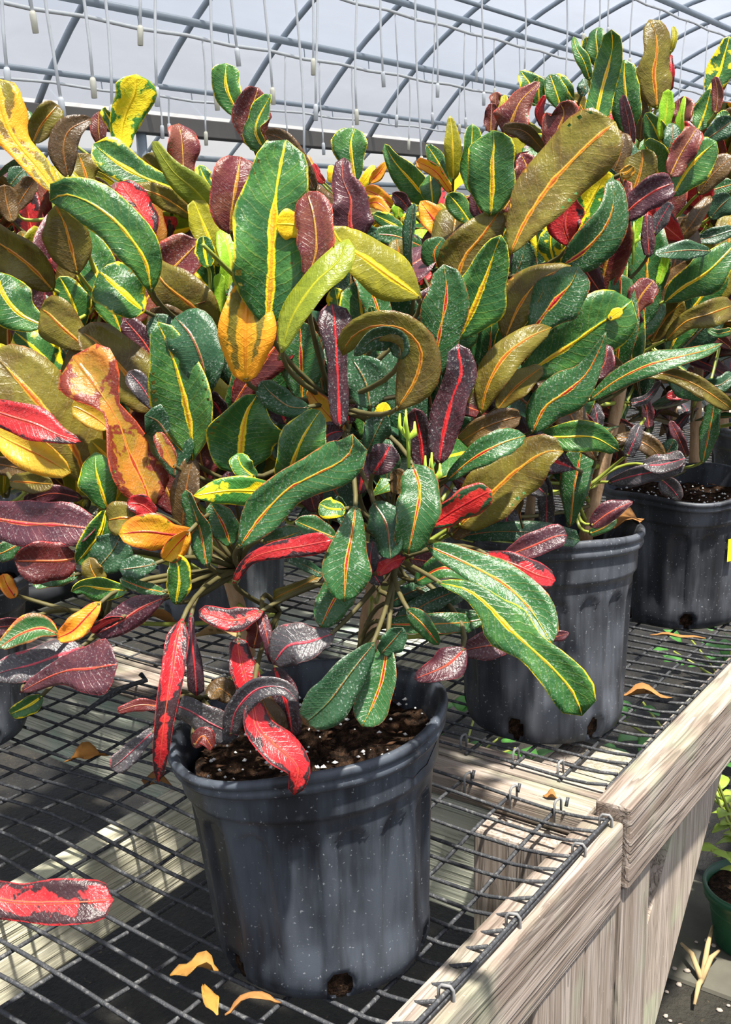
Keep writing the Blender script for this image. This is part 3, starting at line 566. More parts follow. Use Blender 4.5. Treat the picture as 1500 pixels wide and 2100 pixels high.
# ---------------------------------------------------------------- traced leaves
TRACE = """
@A 0 100 3
oo 0 1.10 -20; 350,890,90 240,740,130 90,560,170 20,400,250 -30,180,210
gy 0 1.30 10; 150,590,40 140,480,100 150,370,80
ol 0 1.28 20; 200,580,60 255,470,140 355,345,120
br 0 1.22 10; 420,800,50 390,620,160 430,500,140 565,430,40
ol 5 1.45 0; 545,845,60 510,720,170 480,640,130
yg 5 1.40 0; 765,640,70 750,520,140 775,400,170 830,270,230 840,155,180
gs 5 1.41 30; 720,510,30 680,440,70 635,365,40
mr 5 1.50 0; 620,600,40 605,480,90 610,385,60
gs 5 1.32 0; 1120,880,40 900,800,150 750,720,180 640,640,180 575,585,120
mr 5 1.42 0; 1130,800,90 1125,650,160 1115,530,165 1100,460,120
ol 5 1.60 0; 1010,820,60 930,720,140 880,660,80
gs 1 1.30 0; 1290,850,50 1250,780,80 1225,715,50
lo 1 1.20 20; 1345,1040,70 1210,880,160 1070,760,110 965,610,60 938,572,30
rd 5 1.22 10; 930,1190,50 885,1040,160 810,920,170 735,820,90
gy 1 1.00 -10; 930,1500,70 890,1300,200 740,1090,260 560,950,240 400,895,190 305,935,110
ol 0 1.14 10; 480,1390,60 440,1230,250 400,1080,200 340,960,90
ol 1 1.24 15; 1190,1035,60 1000,910,120 815,845,50
ro 5 1.27 0; 960,1240,60 960,1080,120 910,890,90
ol 0 1.17 10; 330,1490,60 180,1330,240 0,1200,210 -100,1150,90
li 1 1.16 0; 1400,1560,70 1420,1300,140 1370,1110,90
br 0 1.40 0; 75,1070,50 40,940,130 25,835,80
ol 0 1.33 0; 170,1240,40 150,1180,100 130,1120,60
oy 1 1.21 10; 1350,1340,60 1280,1150,160 1190,930,110
br 5 1.44 20; 1130,1060,50 1040,1030,110 975,960,60
br 0 1.42 10; 90,1000,40 150,900,110 220,800,90
gd 0 1.45 0; 60,840,50 110,780,110 150,740,60
@B 0 350 3
gs 1 1.05 0; 890,870,90 790,780,270 650,650,230 610,620,90
ol 1 1.10 10; 1370,1010,70 1190,840,270 1010,690,210 935,565,90
gy 0 1.12 -20; 270,955,60 120,880,220 20,760,260 -20,620,180
ol 0 1.10 0; 540,1100,60 390,970,230 300,880,210 250,850,80
ol 1 1.06 0; 930,1490,130 770,1240,300 600,1060,250 480,980,90
gd 1 .98 10; 1270,1400,40 1250,1200,240 1180,1020,280 1080,900,180
gs 0 1.16 0; 410,1300,50 240,1120,210 90,990,160
gs 0 1.20 0; 480,980,60 450,820,200 365,650,80
gs 5 1.30 0; 1340,790,40 1200,640,240 1070,500,160
gs 1 1.18 0; 1280,600,50 1260,500,110 1250,400,60
mp 1 1.12 0; 980,1210,100 880,1050,150 760,910,80
gd 1 1.08 0; 1060,1100,120 1000,980,170 960,880,90
br 5 1.5 0; 1080,330,60 1000,300,110 960,250,60
@C 0 700 3
ro 0 1.00 0; 930,1030,110 885,880,270 800,700,290 740,520,190 680,410,110 600,290,270 520,180,330 450,90,230
ol 0 1.06 0; 540,890,60 450,650,340 240,380,410 50,170,310 -60,60,160
rd 0 .96 10; -90,410,100 60,460,170 220,510,190 360,575,110 500,618,24
yo 0 1.02 -20; -60,550,80 120,640,170 280,720,210 435,810,60
gy 1 1.02 0; 665,1040,50 620,900,200 590,780,180 590,680,70
gs 1 1.00 20; 650,1040,60 615,1180,170 525,1300,130 465,1365,40
mp 0 1.00 0; -80,1080,200 150,1120,240 370,1130,250 540,1150,160 585,1160,50
mb 0 .99 0; 480,1330,50 380,1350,200 230,1350,220 90,1350,130
og 1 .95 0; 1195,1160,30 1080,1190,120 900,1170,210 730,1185,70
og 1 .94 20; 1165,1170,40 1085,1250,130 1005,1345,60
rd 1 .98 0; 955,1070,70 870,1005,120 780,995,60
ol 1 .985 0; 890,1100,60 760,1085,190 660,1100,150
gd 1 .99 0; 590,1410,100 690,1290,220 745,1190,130
gd 1 .97 10; 965,1370,40 850,1390,130 735,1405,100
gd 1 1.0 0; 1080,840,60 1060,650,240 980,500,210 890,455,90
ro 1 .985 0; 1075,785,30 1020,670,90 965,560,50
dk 1 1.03 10; 965,435,40 880,290,120 790,185,80
gy 1 .99 0; 1185,735,50 1170,500,330 1110,250,310 1050,60,210 970,-120,80
br 1 1.01 20; 1120,1190,60 1140,950,170 1185,705,60
gr 1 .96 10; 1275,1390,50 1230,1150,130 1145,910,50
mp 0 1.05 10; 505,965,50 320,935,90 140,990,70
yo 1 1.05 0; 670,540,60 600,480,140 480,410,110 440,400,50
oy 1 1.04 10; 720,770,60 650,700,140 560,610,80
gr 0 1.05 0; 130,1240,30 40,1290,110 -40,1320,80
ol 0 1.04 0; 60,860,60 200,870,120 330,880,70
br 0 1.07 0; -40,750,90 110,780,120 230,830,60
gr 0 1.07 0; 480,1440,50 330,1460,90 200,1500,60
@D 400 250 3
gy 1 .88 0; 440,1260,130 465,1000,390 475,750,450 490,500,390 530,250,280 565,110,130
mr 1 .86 0; 690,970,60 745,800,180 735,600,220 690,430,130
yy 1 .872 0; 650,640,120 570,630,160 500,630,120
lo 1 .85 20; 530,1420,50 600,1200,170 740,990,160 880,860,130 945,720,70
oy 1 .93 0; 1395,1085,40 1230,970,240 1050,840,270 900,740,190 840,640,90
mp 1 1.0 0; 990,745,150 955,620,260 960,480,190 910,350,130 915,220,60
gy 1 1.02 0; 990,370,60 970,250,140 960,130,190 985,42,140
oo 1 .90 0; 310,1600,100 310,1350,290 320,1150,260 340,1000,160 330,930,90
mr 1 .98 0; 215,690,110 230,520,250 260,350,260 280,215,160
br 1 .95 20; 740,430,60 650,240,90 540,110,100 430,70,60
mr 1 1.05 0; 390,150,120 345,-30,200 390,-210,180
gy 1 1.03 30; 420,165,70 375,30,120 470,-170,40
gy 1 1.12 0; 270,-40,80 195,-210,160 190,-360,130
gy 1 1.10 10; 470,130,60 400,110,110 340,170,60
gr 1 1.02 0; 1150,1240,110 1100,1080,160 1005,910,80
bk 1 .93 0; 890,1890,100 880,1600,110 870,1400,130 860,1230,185 845,1120,120
ol 1 .86 0; 1235,1780,50 1360,1580,230 1390,1400,200 1270,1270,170 1080,1260,150 950,1340,130 910,1440,60
gd 1 .855 30; 1270,1460,90 1240,1340,120 1110,1330,120 980,1440,40
gr 1 .98 0; 660,1730,60 655,1500,240 650,1320,190 640,1220,60
gs 1 1.05 0; 900,1250,60 880,1120,130 860,1020,70
br 2 1.1 0; 1280,1180,70 1250,1100,140 1190,1050,90
li 1 1.1 0; 170,1200,40 155,1100,60 150,930,60
gy 1 .97 10; 1090,1380,40 1110,1250,60 1080,1130,30
@L 600 250 3.75
gy 6 1.75 0; 1075,645,70 930,470,200 790,310,120 710,170,40
gy 2 1.7 0; 1230,500,60 1120,310,130 1030,170,40
oy 2 1.68 0; 1240,450,60 1235,250,120 1225,50,80 1210,-50,20
gy 2 1.60 0; 1380,550,70 1370,350,150 1380,150,150 1385,15,70
og 2 1.65 10; 1225,545,40 1100,380,80 955,300,80
gy 6 1.72 0; 1085,660,50 1070,520,150 1060,400,100
og 2 1.55 0; 1185,935,60 1090,760,170 985,610,60
gs 2 1.5 0; 1375,785,60 1280,650,160 1195,550,70
og 6 2.0 0; 775,645,50 650,560,110 555,520,60
yy 6 2.05 0; 505,510,30 570,430,75 630,335,40
yy 6 2.1 0; 300,470,50 300,400,60 300,330,50
yy 6 2.1 20; 365,300,25 320,220,25 300,130,15
og 6 2.02 0; 590,470,30 660,400,80 725,310,30
og 6 2.1 0; 170,400,40 135,320,50 105,255,40
rd 6 2.05 0; 250,470,40 200,420,60 160,320,40
gd 1 1.0 50; 935,1240,80 905,950,70 935,625,50
gr 2 1.3 0; 1000,960,40 800,880,130 590,860,70
ol 2 1.25 0; 825,1085,60 815,990,135 800,900,100
gs 6 1.6 0; 870,840,40 740,770,110 620,710,60
mp 6 1.62 0; 910,690,40 840,600,100 770,545,60
gr 2 1.25 0; 1120,1140,60 1090,1010,180 1160,890,80
yy 6 1.7 0; 860,770,40 810,720,40 760,740,30
li 6 1.68 0; 820,740,50 815,670,90 830,620,60
oy 6 1.66 0; 1200,770,40 1160,710,90 1120,630,40
yy 6 2.0 0; 250,600,30 220,570,60 280,560,50
og 6 1.9 0; 560,640,40 650,620,90 750,700,40
rd 2 1.6 0; 1080,690,40 1020,640,60 985,620,40
gr 2 1.4 0; 1100,1120,60 1040,1090,130 960,1110,80
rd 2 1.38 0; 960,1250,60 1000,1190,110 1070,1160,60
gd 2 1.35 0; 960,1060,60 940,960,110 930,860,60
ol 2 1.2 0; 870,1500,60 860,1400,230 870,1320,220
@F 850 200 3
gy 2 1.08 0; 470,725,110 482,550,245 482,400,250 492,280,220 485,200,120
mr 2 1.12 10; 540,705,70 640,560,120 690,440,130 655,345,90
ol 2 1.05 0; 585,970,60 690,750,220 850,520,340 1050,310,350 1180,200,290 1240,150,150
yg 2 1.20 0; 955,880,130 1080,650,190 1160,500,130 1180,440,60
rd 2 1.14 0; 960,910,70 925,770,190 960,640,170 990,600,100
gr 2 1.13 0; 905,1035,80 1060,930,240 1190,770,190 1230,600,120 1205,495,50
ol 2 1.10 10; 240,1240,90 300,1000,270 420,850,220 535,685,90
gy 2 1.06 0; 270,1490,60 370,1280,290 450,1080,230 500,930,140 535,845,60
ol 2 1.12 20; 555,1490,50 650,1280,190 780,1120,150 965,1035,60
gr 2 1.10 0; 720,1440,60 850,1270,270 960,1150,230 1010,1040,110
gd 2 1.2 0; 615,1110,60 660,1000,120 685,885,90
gs 2 1.18 0; 870,1035,60 840,920,130 845,800,80
gd 2 1.25 0; 760,1060,70 750,930,140 760,800,90
mp 2 1.5 10; 640,300,60 700,330,90 790,380,50
br 2 1.45 10; 800,330,60 680,210,90 540,185,40
mp 2 1.3 0; 460,770,80 400,690,90 360,580,40
ol 2 1.3 0; 600,800,80 580,720,90 580,640,40
@I 800 600 3
gr 1 .97 0; 232,565,40 280,380,210 320,180,250 350,0,230 330,-175,100
gy 2 1.16 0; 720,620,40 900,460,150 1100,330,300 1280,200,330 1420,110,270 1490,50,130
yy 2 1.157 0; 1345,165,30 1390,130,60 1430,105,45
gr 2 1.12 10; 870,870,70 960,700,210 1090,610,230 1210,500,150 1290,350,70 1332,240,20
mp 2 1.13 20; 1255,525,60 1320,440,110 1340,320,50
gy 2 1.18 0; 885,895,50 1060,890,150 1250,890,160 1410,975,60
gr 1 1.0 0; 345,1160,40 500,1030,120 680,930,160 835,880,60
ol 1 1.03 0; 420,1440,170 600,1260,290 800,1080,290 960,980,210 1070,980,60
rs 1 .95 0; 245,1440,60 380,1350,150 520,1270,165 625,1215,110
bk 1 .96 0; 300,1060,90 335,850,180 385,650,180 440,500,165 425,380,140 420,315,90
bk 1 .99 0; 210,1100,110 190,900,150 150,710,80
ol 2 1.08 10; 560,755,40 600,580,160 700,400,190 850,280,140 995,215,40
ol 2 1.14 0; 655,725,40 780,580,150 940,455,60
br 2 1.1 0; 395,940,60 580,830,140 740,775,120 805,765,60
gr 2 1.30 0; 1110,1440,40 1135,1200,160 1180,970,200
dk 2 1.32 0; 700,1450,60 730,1360,150 780,1290,60
dk 2 1.33 0; 965,1245,50 880,1180,120 805,1200,60
dk 2 1.35 0; 960,1440,80 965,1280,90 940,1130,60
mp 2 1.32 0; 1235,1440,50 1350,1355,110 1495,1285,30
gr 2 1.36 0; 1225,1485,40 1310,1450,60 1395,1395,40
br 2 1.15 0; 380,780,60 470,700,90 500,620,50
gs 2 1.35 0; 1120,530,40 1060,490,90 980,460,60
gd 2 1.2 20; 690,1020,40 800,960,60 870,870,30
@J 1100 0 3.75
gy 2 1.30 0; 450,960,150 500,720,180 560,500,180 590,350,160 580,225,120
gy 2 1.34 0; 480,520,60 470,380,130 460,270,110 475,210,70
gy 2 1.33 10; 415,620,40 370,480,90 310,370,65 288,282,25
gs 2 1.36 0; 420,480,40 400,370,80 385,285,50
gy 2 1.35 0; 700,1030,100 700,830,200 680,620,170 680,500,130 690,460,70
ol 3 1.45 0; 930,840,100 920,700,190 905,560,240 930,400,180 920,260,170 870,150,100
oy 3 1.5 20; 1035,410,30 1065,280,50 1055,203,20
rd 3 1.52 10; 1030,700,40 1040,550,50 1035,420,25
li 3 1.45 0; 960,1070,60 1000,870,105 1015,685,60
li 3 1.44 10; 1110,1060,60 1110,900,55 1142,740,20
mr 3 1.6 0; 1100,990,120 1115,860,190 1100,762,120
gy 3 1.5 10; 1240,1010,60 1300,860,160 1348,680,40
mr 3 1.48 0; 1380,880,40 1398,730,80 1375,588,50
gs 3 1.55 0; 1310,710,60 1400,580,180 1450,420,130 1490,280,90
mr 2 1.42 0; 110,1160,80 170,1000,240 215,870,230 180,788,150
gy 2 1.48 0; 190,830,80 150,700,150 105,570,80
gs 2 1.50 0; 290,770,40 210,660,110 135,580,60
mr 2 1.46 0; -250,1030,120 -195,950,250 -120,780,160 30,630,30
mr 2 1.6 0; -350,1020,80 -345,900,100 -340,790,70
mr 2 1.62 0; -310,830,60 -318,710,90
oy 2 1.58 0; -240,1000,60 -245,860,90 -245,730,40
gs 2 1.58 0; 40,800,110 -40,660,160 -120,545,40
rd 2 1.5 10; 50,980,40 30,850,60 70,730,25
mr 3 1.38 0; 1025,1360,110 1120,1170,170 1210,1030,140 1235,985,90
gy 3 1.40 0; 1045,1510,80 1150,1330,250 1280,1180,240 1390,1090,90
br 3 1.42 0; 1245,1500,50 1370,1330,160 1520,1200,120
gy 2 1.42 0; 950,1380,160 900,1220,240 830,1100,130
gy 3 1.46 10; 990,1160,60 920,1000,150 840,870,60
mp 2 1.32 20; 735,1120,60 715,950,80 665,730,50
rd 2 1.40 0; 600,1000,80 605,850,90
gd 3 1.44 0; 995,1210,50 1050,1050,120 1050,945,80
gd 3 1.5 0; 1280,1090,50 1400,1010,140 1520,920,130
gs 3 1.6 0; 1390,990,60 1440,910,110 1490,880,60
br 3 1.65 0; 1500,900,60 1460,840,80
ol 2 1.55 0; 375,870,60 320,790,120 245,765,70
gs 2 1.45 0; 555,880,60 565,760,80 550,640,50
ol 2 1.28 0; 745,1490,150 800,1330,240 820,1200,190 812,1150,120
oo 2 1.275 0; 640,1335,40 700,1325,90 750,1280,70
br 2 1.30 0; 590,1340,120 650,1180,150 655,1020,100
br 3 1.5 0; 800,1090,60 810,900,110 780,690,60
gy 3 1.55 0; 800,640,60 780,570,90 770,520,60
og 3 1.5 0; 885,820,40 860,720,60 840,640,20
gd 2 1.45 0; 350,740,60 380,650,90 385,600,60
gy 2 1.5 0; 20,800,80 20,690,110 20,590,60
gd 2 1.5 0; 320,950,80 330,900,100 340,860,80
@K 1100 300 3.75
mp 2 1.16 0; 610,600,60 760,450,180 900,350,210 1010,300,180 1055,285,100
mr 2 1.3 0; 740,1290,50 810,1150,180 905,1030,130
gr 2 1.3 0; 520,960,40 420,960,90 325,970,60
gd 2 1.35 0; 1345,805,40 1150,800,130 910,830,60
gy 3 1.40 0; 980,1205,40 1120,1090,200 1300,980,270 1450,840,170 1530,750,80
ol 3 1.45 0; 990,1500,50 1150,1350,130 1330,1290,180 1520,1220,150
br 3 1.42 0; 845,1265,60 960,1120,140 1080,990,120 1220,880,60
ol 3 1.5 0; 885,1510,80 990,1330,170 1140,1190,110
gd 3 1.5 0; 1335,560,50 1420,460,160 1500,390,120
gd 3 1.48 0; 1220,725,50 1370,690,110 1520,640,80
br 3 1.45 0; 1105,720,80 1200,590,120 1340,380,60
mp 2 1.34 10; 870,850,70 860,720,90 850,520,70
li 2 1.38 0; 935,1070,40 980,930,65 1005,825,45
li 2 1.33 0; 750,790,40 770,650,60 815,530,20
gd 2 1.3 0; 700,440,50 620,280,80 535,150,40
gr 3 1.55 0; 1240,380,40 1380,330,110 1520,290,90
dk 2 1.4 0; 900,680,60 960,560,110 1040,430,60
gd 3 1.55 0; 1050,750,80 1080,620,110 1130,520,70
gr 3 1.6 0; 1450,720,60 1400,780,110 1350,800,60
gr 3 1.5 0; 1500,1420,60 1400,1440,60 1320,1410,40
@H 1100 500 3.75
gr 2 1.22 0; 395,1215,40 620,1050,130 870,930,160 1100,870,130 1300,820,90 1435,765,20
ol 2 1.25 10; 770,1010,40 980,1000,90 1200,1070,120 1380,1180,120 1510,1275,60
br 3 1.5 10; 600,1490,40 750,1500,110 900,1580,130 970,1690,60
gr 3 1.6 0; 1280,1690,40 1320,1500,120 1360,1300,110 1370,1210,60
mp 3 1.65 0; 1160,1640,60 1090,1480,80 1030,1360,40
dk 2 1.45 0; 550,1840,60 720,1790,120 960,1740,130 1150,1690,90
dk 2 1.44 10; 820,1700,60 960,1700,130 1150,1650,110
gr 3 1.55 0; 1290,1200,50 1150,1100,160 1000,950,90
gd 3 1.55 0; 1290,1060,50 1400,1090,110 1520,1010,90
dk 3 1.6 0; 720,1230,60 850,1190,60 960,1050,30
mp 3 1.7 0; 870,1420,60 850,1280,80 830,1150,50
dk 2 1.4 0; 700,1640,80 760,1500,100 800,1390,70
dk 2 1.42 0; 480,1420,80 460,1300,100 440,1220,50
rd 3 1.65 0; 1220,1160,60 1130,1150,110 1000,1180,50
mb 3 1.6 0; 1500,800,40 1400,730,90 1290,690,60
gd 3 1.6 0; 980,1640,60 1030,1570,110 1060,1500,70
@E 400 750 3
gr 1 .93 0; 1340,610,130 1385,760,220 1355,950,230 1310,1160,140
gd 1 .94 0; 1100,840,90 1180,980,190 1205,1190,120
rd 1 .945 0; 1125,1290,40 1200,1210,90 1295,1180,60
gr 1 .92 0; 990,860,60 965,1040,160 930,1230,250 920,1455,150
gr 1 .94 10; 990,1300,120 870,1420,200 770,1610,110
rd 1 .92 10; 235,1340,40 330,1200,60 480,1140,90 660,1110,120 840,1075,100
gr 1 .93 0; 420,1090,60 530,1065,120 650,1020,90
gr 1 .91 0; 265,1125,50 400,940,200 560,770,200 720,680,210 880,600,240 965,520,210 970,420,110
gy 1 .92 0; 555,745,70 600,600,240 660,450,240 740,320,130 772,278,40
gy 1 .95 0; 290,655,110 280,560,310 290,420,410 320,290,290 385,175,60
yg 1 .92 0; 545,765,60 380,770,140 200,770,160 -10,800,30
gy 1 .925 10; 375,695,50 290,620,120 260,540,80
gd 1 .94 10; 705,260,50 580,250,130 470,170,150 405,95,100
og 1 .97 0; 915,405,50 800,280,120 695,140,50
gd 1 .95 0; 1080,265,90 1050,100,270 970,-40,160
gd 1 .95 0; 1055,535,60 1120,400,150 1175,290,80
yy 1 .945 0; 1095,320,30 1150,290,90 1175,225,50
bk 1 .93 0; 1095,665,60 1160,570,160 1205,485,120
bk 1 .95 0; 735,495,50 830,420,130 915,400,50
gs 1 .95 0; 925,885,50 830,880,120 765,850,70
gr 1 .94 0; 875,1065,40 740,1010,140 615,955,70
gr 1 .98 0; 220,1110,60 170,970,170 95,845,60
ol 1 1.0 10; 785,1290,50 640,1360,50 530,1410,80 485,1435,60
gd 1 .99 0; 785,1290,50 680,1230,60 565,1185,40
mp 1 1.0 0; 250,870,60 240,790,140 200,650,90
bk 1 1.0 0; 1010,790,60 1030,650,140 1000,520,90
br 1 .98 0; 1230,790,60 1250,700,110 1220,640,70
gd 1 .98 0; 1010,1000,50 920,930,90 880,800,50
@M 0 1100 3.5
gy 0 .97 20; 915,390,50 740,375,160 600,355,110 510,395,40
ol 0 .975 0; 710,340,120 655,230,130 640,150,60
gs 1 .95 0; 1260,490,60 1285,330,160 1275,200,130 1230,140,60
gr 1 .98 0; 1195,405,40 1030,370,90 860,305,60
mp 1 .97 0; 1195,435,30 1020,510,160 850,620,180 680,705,70
rd 1 .96 20; 890,585,20 770,610,60 655,695,60
og 0 .95 0; 725,470,40 620,580,130 520,680,140 410,730,60
rg 0 .96 0; 420,705,40 300,660,150 150,700,160 -10,800,50
mp 0 1.0 0; 200,605,40 80,640,120 -40,650,120
dk 0 .98 0; 600,790,80 430,850,220 230,920,220 60,960,160 -60,1000,80
mp 0 .94 0; 140,1120,40 350,1010,130 500,960,200 640,950,340 760,930,340 845,920,200
gs 0 1.0 0; 305,1145,50 210,1210,120 75,1275,60
rd 1 .88 0; 1310,590,60 1265,760,150 1230,1000,150 1190,1250,130 1160,1500,115 1135,1765,40
bk 1 .95 0; 1370,550,40 1380,760,60 1400,950,110 1410,1145,90
mb 1 .93 0; 1150,1220,60 1000,1210,80 840,1255,40
dk 1 .95 0; 1115,1385,60 990,1500,110 870,1610,140 795,1665,110
og 0 1.1 0; 110,440,60 50,350,100 20,270,60
gr 0 1.05 0; 540,280,40 400,300,110 270,310,60
@N 300 1250 2.273
rd 1 .93 0; 545,10,40 400,50,100 245,5,50
mp 1 .94 0; 535,10,40 562,120,50 588,250,25
rd 1 .95 0; 425,135,60 445,260,110 480,390,120
dk 1 .93 0; 880,110,40 760,150,140 660,170,180 590,255,70
dk 1 .91 10; 390,590,60 420,470,100 520,370,90 640,365,70 705,430,50
rd 1 .90 0; 495,410,60 520,550,120 620,650,150 705,740,110 688,865,40
bk 1 .97 0; 600,270,70 650,420,120 685,590,80
gd 1 .90 0; 1065,155,50 960,285,150 850,430,170 735,535,100
gr 1 .92 0; 1125,175,80 1100,330,130 1050,460,140 1005,545,80
gd 1 .92 0; 1095,205,60 1150,145,100 1200,85,50
mp 1 .95 0; 1490,180,40 1400,260,140 1250,325,30
gr 1 .92 0; 1215,0,40 1290,70,90 1365,165,20
gr 1 .98 0; 1120,70,50 1280,70,90 1510,60,70
dk 1 .97 0; 110,440,50 200,470,110 300,530,130 430,590,110
br 1 1.0 0; 400,410,80 340,370,90 300,420,50
br 1 .97 0; 650,590,50 570,480,100 530,390,60
mb 1 1.0 0; 500,180,60 520,90,90 500,30,60
mb 1 .96 0; 220,640,30 265,590,70 310,650,40
@O 900 900 2.5
gy 1 .87 0; -10,735,40 150,775,80 270,870,140 350,960,240 470,1070,150 590,1180,170 690,1300,200 735,1420,130
gr 1 .93 0; -60,545,60 150,640,140 330,740,180 460,860,190 550,1000,120 580,1055,40
rd 1 .95 0; 235,590,40 380,640,100 500,695,120 600,725,80
mp 1 1.02 0; 335,605,50 480,550,110 600,500,110 660,495,60
gd 2 1.30 0; 100,500,40 300,475,90 550,485,100 725,520,80
gr 1 1.0 0; -30,930,80 120,940,100 240,920,40
mp 1 .99 0; 570,1020,40 620,1010,50 668,995,15
mp 1 .98 0; 390,1065,30 260,1060,130 100,1090,60
dk 3 1.62 0; 1140,205,60 1200,260,90 1240,315,30
br 1 1.05 0; 60,500,60 120,440,110 180,400,60
gd 1 1.0 0; -80,800,60 20,830,80 130,790,50
@Q 0 1560 3.261
rd 13 .92 10; -220,900,110 -60,920,200 150,950,220 400,950,250 640,940,260 760,930,190
@R 750 1050 2
gd 1 1.0 0; 110,480,40 260,440,100 495,440,50
gd 1 .99 0; 115,465,50 260,370,80 425,305,40
gr 1 .98 10; 200,290,40 320,230,90 445,275,40
gd 1 1.02 0; 90,380,40 180,330,70 300,290,40
dk 1 .97 0; 60,300,40 20,220,90 30,120,60
gd 1 1.01 0; 330,150,40 420,190,90 560,190,50
mp 1 1.03 0; 180,190,50 330,210,80 440,170,40
gr 1 1.04 0; 60,120,50 140,60,110 250,0,60
@E 400 750 3
bk 1 1.02 0; 560,360,60 520,250,140 480,150,80
mp 1 1.03 0; 740,900,60 700,760,150 640,620,90
gd 1 1.02 0; 1180,720,60 1180,600,150 1150,450,90
bk 1 1.01 0; 950,360,80 930,250,130 900,120,80
mr 1 1.04 0; 80,720,60 40,600,160 20,450,90
gd 1 1.03 0; 640,640,60 560,520,150 500,420,80
gr 1 1.02 0; 1360,600,60 1330,430,130 1400,280,60
bk 1 1.0 0; 180,340,60 130,240,120 60,180,60
@I 800 600 3
gd 2 1.22 0; 640,430,50 600,300,150 620,180,70
gr 2 1.24 0; 520,480,60 480,330,130 560,200,60
ol 2 1.26 0; 1020,560,60 900,600,130 760,640,60
gd 2 1.28 0; 960,720,60 800,730,130 680,700,60
"""
ZB = np.full((262, 188), 9.)                                      # coarse record of where leaves already stand (8 px cells)
LEAFBASE = {k: [] for k in POTS}; LEAVES = []
def inside(P):
    'a point in a pot wall, in the soil or below the mesh'
    if P[0] < -.44 and P[2] < mesh_top(P[0], P[1]): return 'mesh'
    for k, (a, b) in POTS.items():
        r = math.hypot(P[0]-a, P[1]-b); zt = mesh_top(a, b)+(.27 if k == 2 else .243)
        if P[2] < zt and r < .143:
            if r > .118: return 'wall%d' % k
            if P[2] < zt-.03: return 'soil%d' % k
    return None
HIT = {}
def hit(mid, acr, w3, seed, pre):
    for i in range(1, len(mid)):
        for s in (-.45, 0, .45):
            w = inside(mid[i]+acr[i]*s*w3[i])
            if w: HIT.setdefault((seed, pre, w), []).append(i)
def traced(pre, pl, dep, roll, P, seed):
    rr = random.Random(seed*13+1)
    n = 17; C = catmull(P, n); Lp = np.linalg.norm(np.diff(C[:, :2], axis=0), axis=1).sum(); wl = max(P[-1][2], 2)
    tl = np.r_[0, np.cumsum(np.linalg.norm(np.diff(C[:, :2], axis=0), axis=1))]/Lp
    tc = 1-min(.30, max(.05, .55*wl/Lp)); wid = np.maximum(C[:, 2], 1.5)
    for i, t in enumerate(tl):
        if t > tc: wid[i] *= math.sqrt(max(0.0, 1-((t-tc)/(1-tc))**2))
        if t < .10: wid[i] *= .16+.84*math.sin(min(1, t/.10)*math.pi/2)
    wid[-1] = max(wid[-1], .6)
    amp = Lp*dep/F; flat = 0. if Lp < 62 and pre in ('yy', 'oo') else 1.
    dd = dep+.10*amp*(1-2*tl)-.10*amp*np.sin(tl*math.pi)*rr.uniform(-.4, 1.)+rr.uniform(-.12, .22)*amp*tl**4
    mid = np.array([atd(C[i, 0], C[i, 1], dd[i]) for i in range(n)])
    tan = np.gradient(mid, axis=0); tan /= np.linalg.norm(tan, axis=1)[:, None]
    acr, nor = [], []
    rl = flat*math.radians(roll+rr.uniform(-22, 22)); tw = math.radians(rr.uniform(-30, 30))
    for i in range(n):
        vw = C0-mid[i]; vw /= np.linalg.norm(vw); a = np.cross(tan[i], vw); a /= np.linalg.norm(a); nn = np.cross(a, tan[i])
        an = rl+tw*(tl[i]-.5); acr.append(a*math.cos(an)+nn*math.sin(an)); nor.append(np.cross(acr[-1], tan[i]))
    w3 = 1.12*wid*dd/F/max(.5, math.cos(rl))
    if pl != 13 and math.hypot(mid[0][0]-POTS[pl][0], mid[0][1]-POTS[pl][1]) > .46: pl = min((q for q in POTS if q != 13), key=lambda q: (mid[0][0]-POTS[q][0])**2+(mid[0][1]-POTS[q][1])**2)
    org = ORG[PLANT[pl].name]
    me = leaf_mesh('leaf', mid, acr, nor, w3, flat*rr.uniform(-.05, .38), flat*rr.uniform(.10, .34), seed, [LM[pre], LM[UNDER[pre]]], org)
    o = link('leaf', me, PLANT[pl]); LEAFBASE[pl].append((o, mid[0].copy(), -tan[0].copy())); LEAVES.append(o)
    hit(mid, acr, w3, seed, pre)
    for i in range(n):
        for s in np.linspace(-.5, .5, 7):
            x, y, t = proj(mid[i]+acr[i]*s*w3[i]); ix, iy = int(x//8), int(y//8)
            if 0 <= ix < 188 and 0 <= iy < 262: ZB[iy, ix] = min(ZB[iy, ix], t)
blk = None; seed = 0
for ln in TRACE.strip().split('\n'):
    if ln.startswith('@'):
        _, a, b, c = ln.split(); blk = (float(a), float(b), float(c)); continue
    hd, pts = ln.split(';'); pre, pl, dep, roll = hd.split()[:4]; seed += 1
    P = []
    for q in pts.split():
        x, y, w = map(float, q.split(',')); P.append((blk[0]+x/blk[2], blk[1]+y/blk[2], w/blk[2]))
    traced(pre, int(pl), float(dep), float(roll), P, seed)
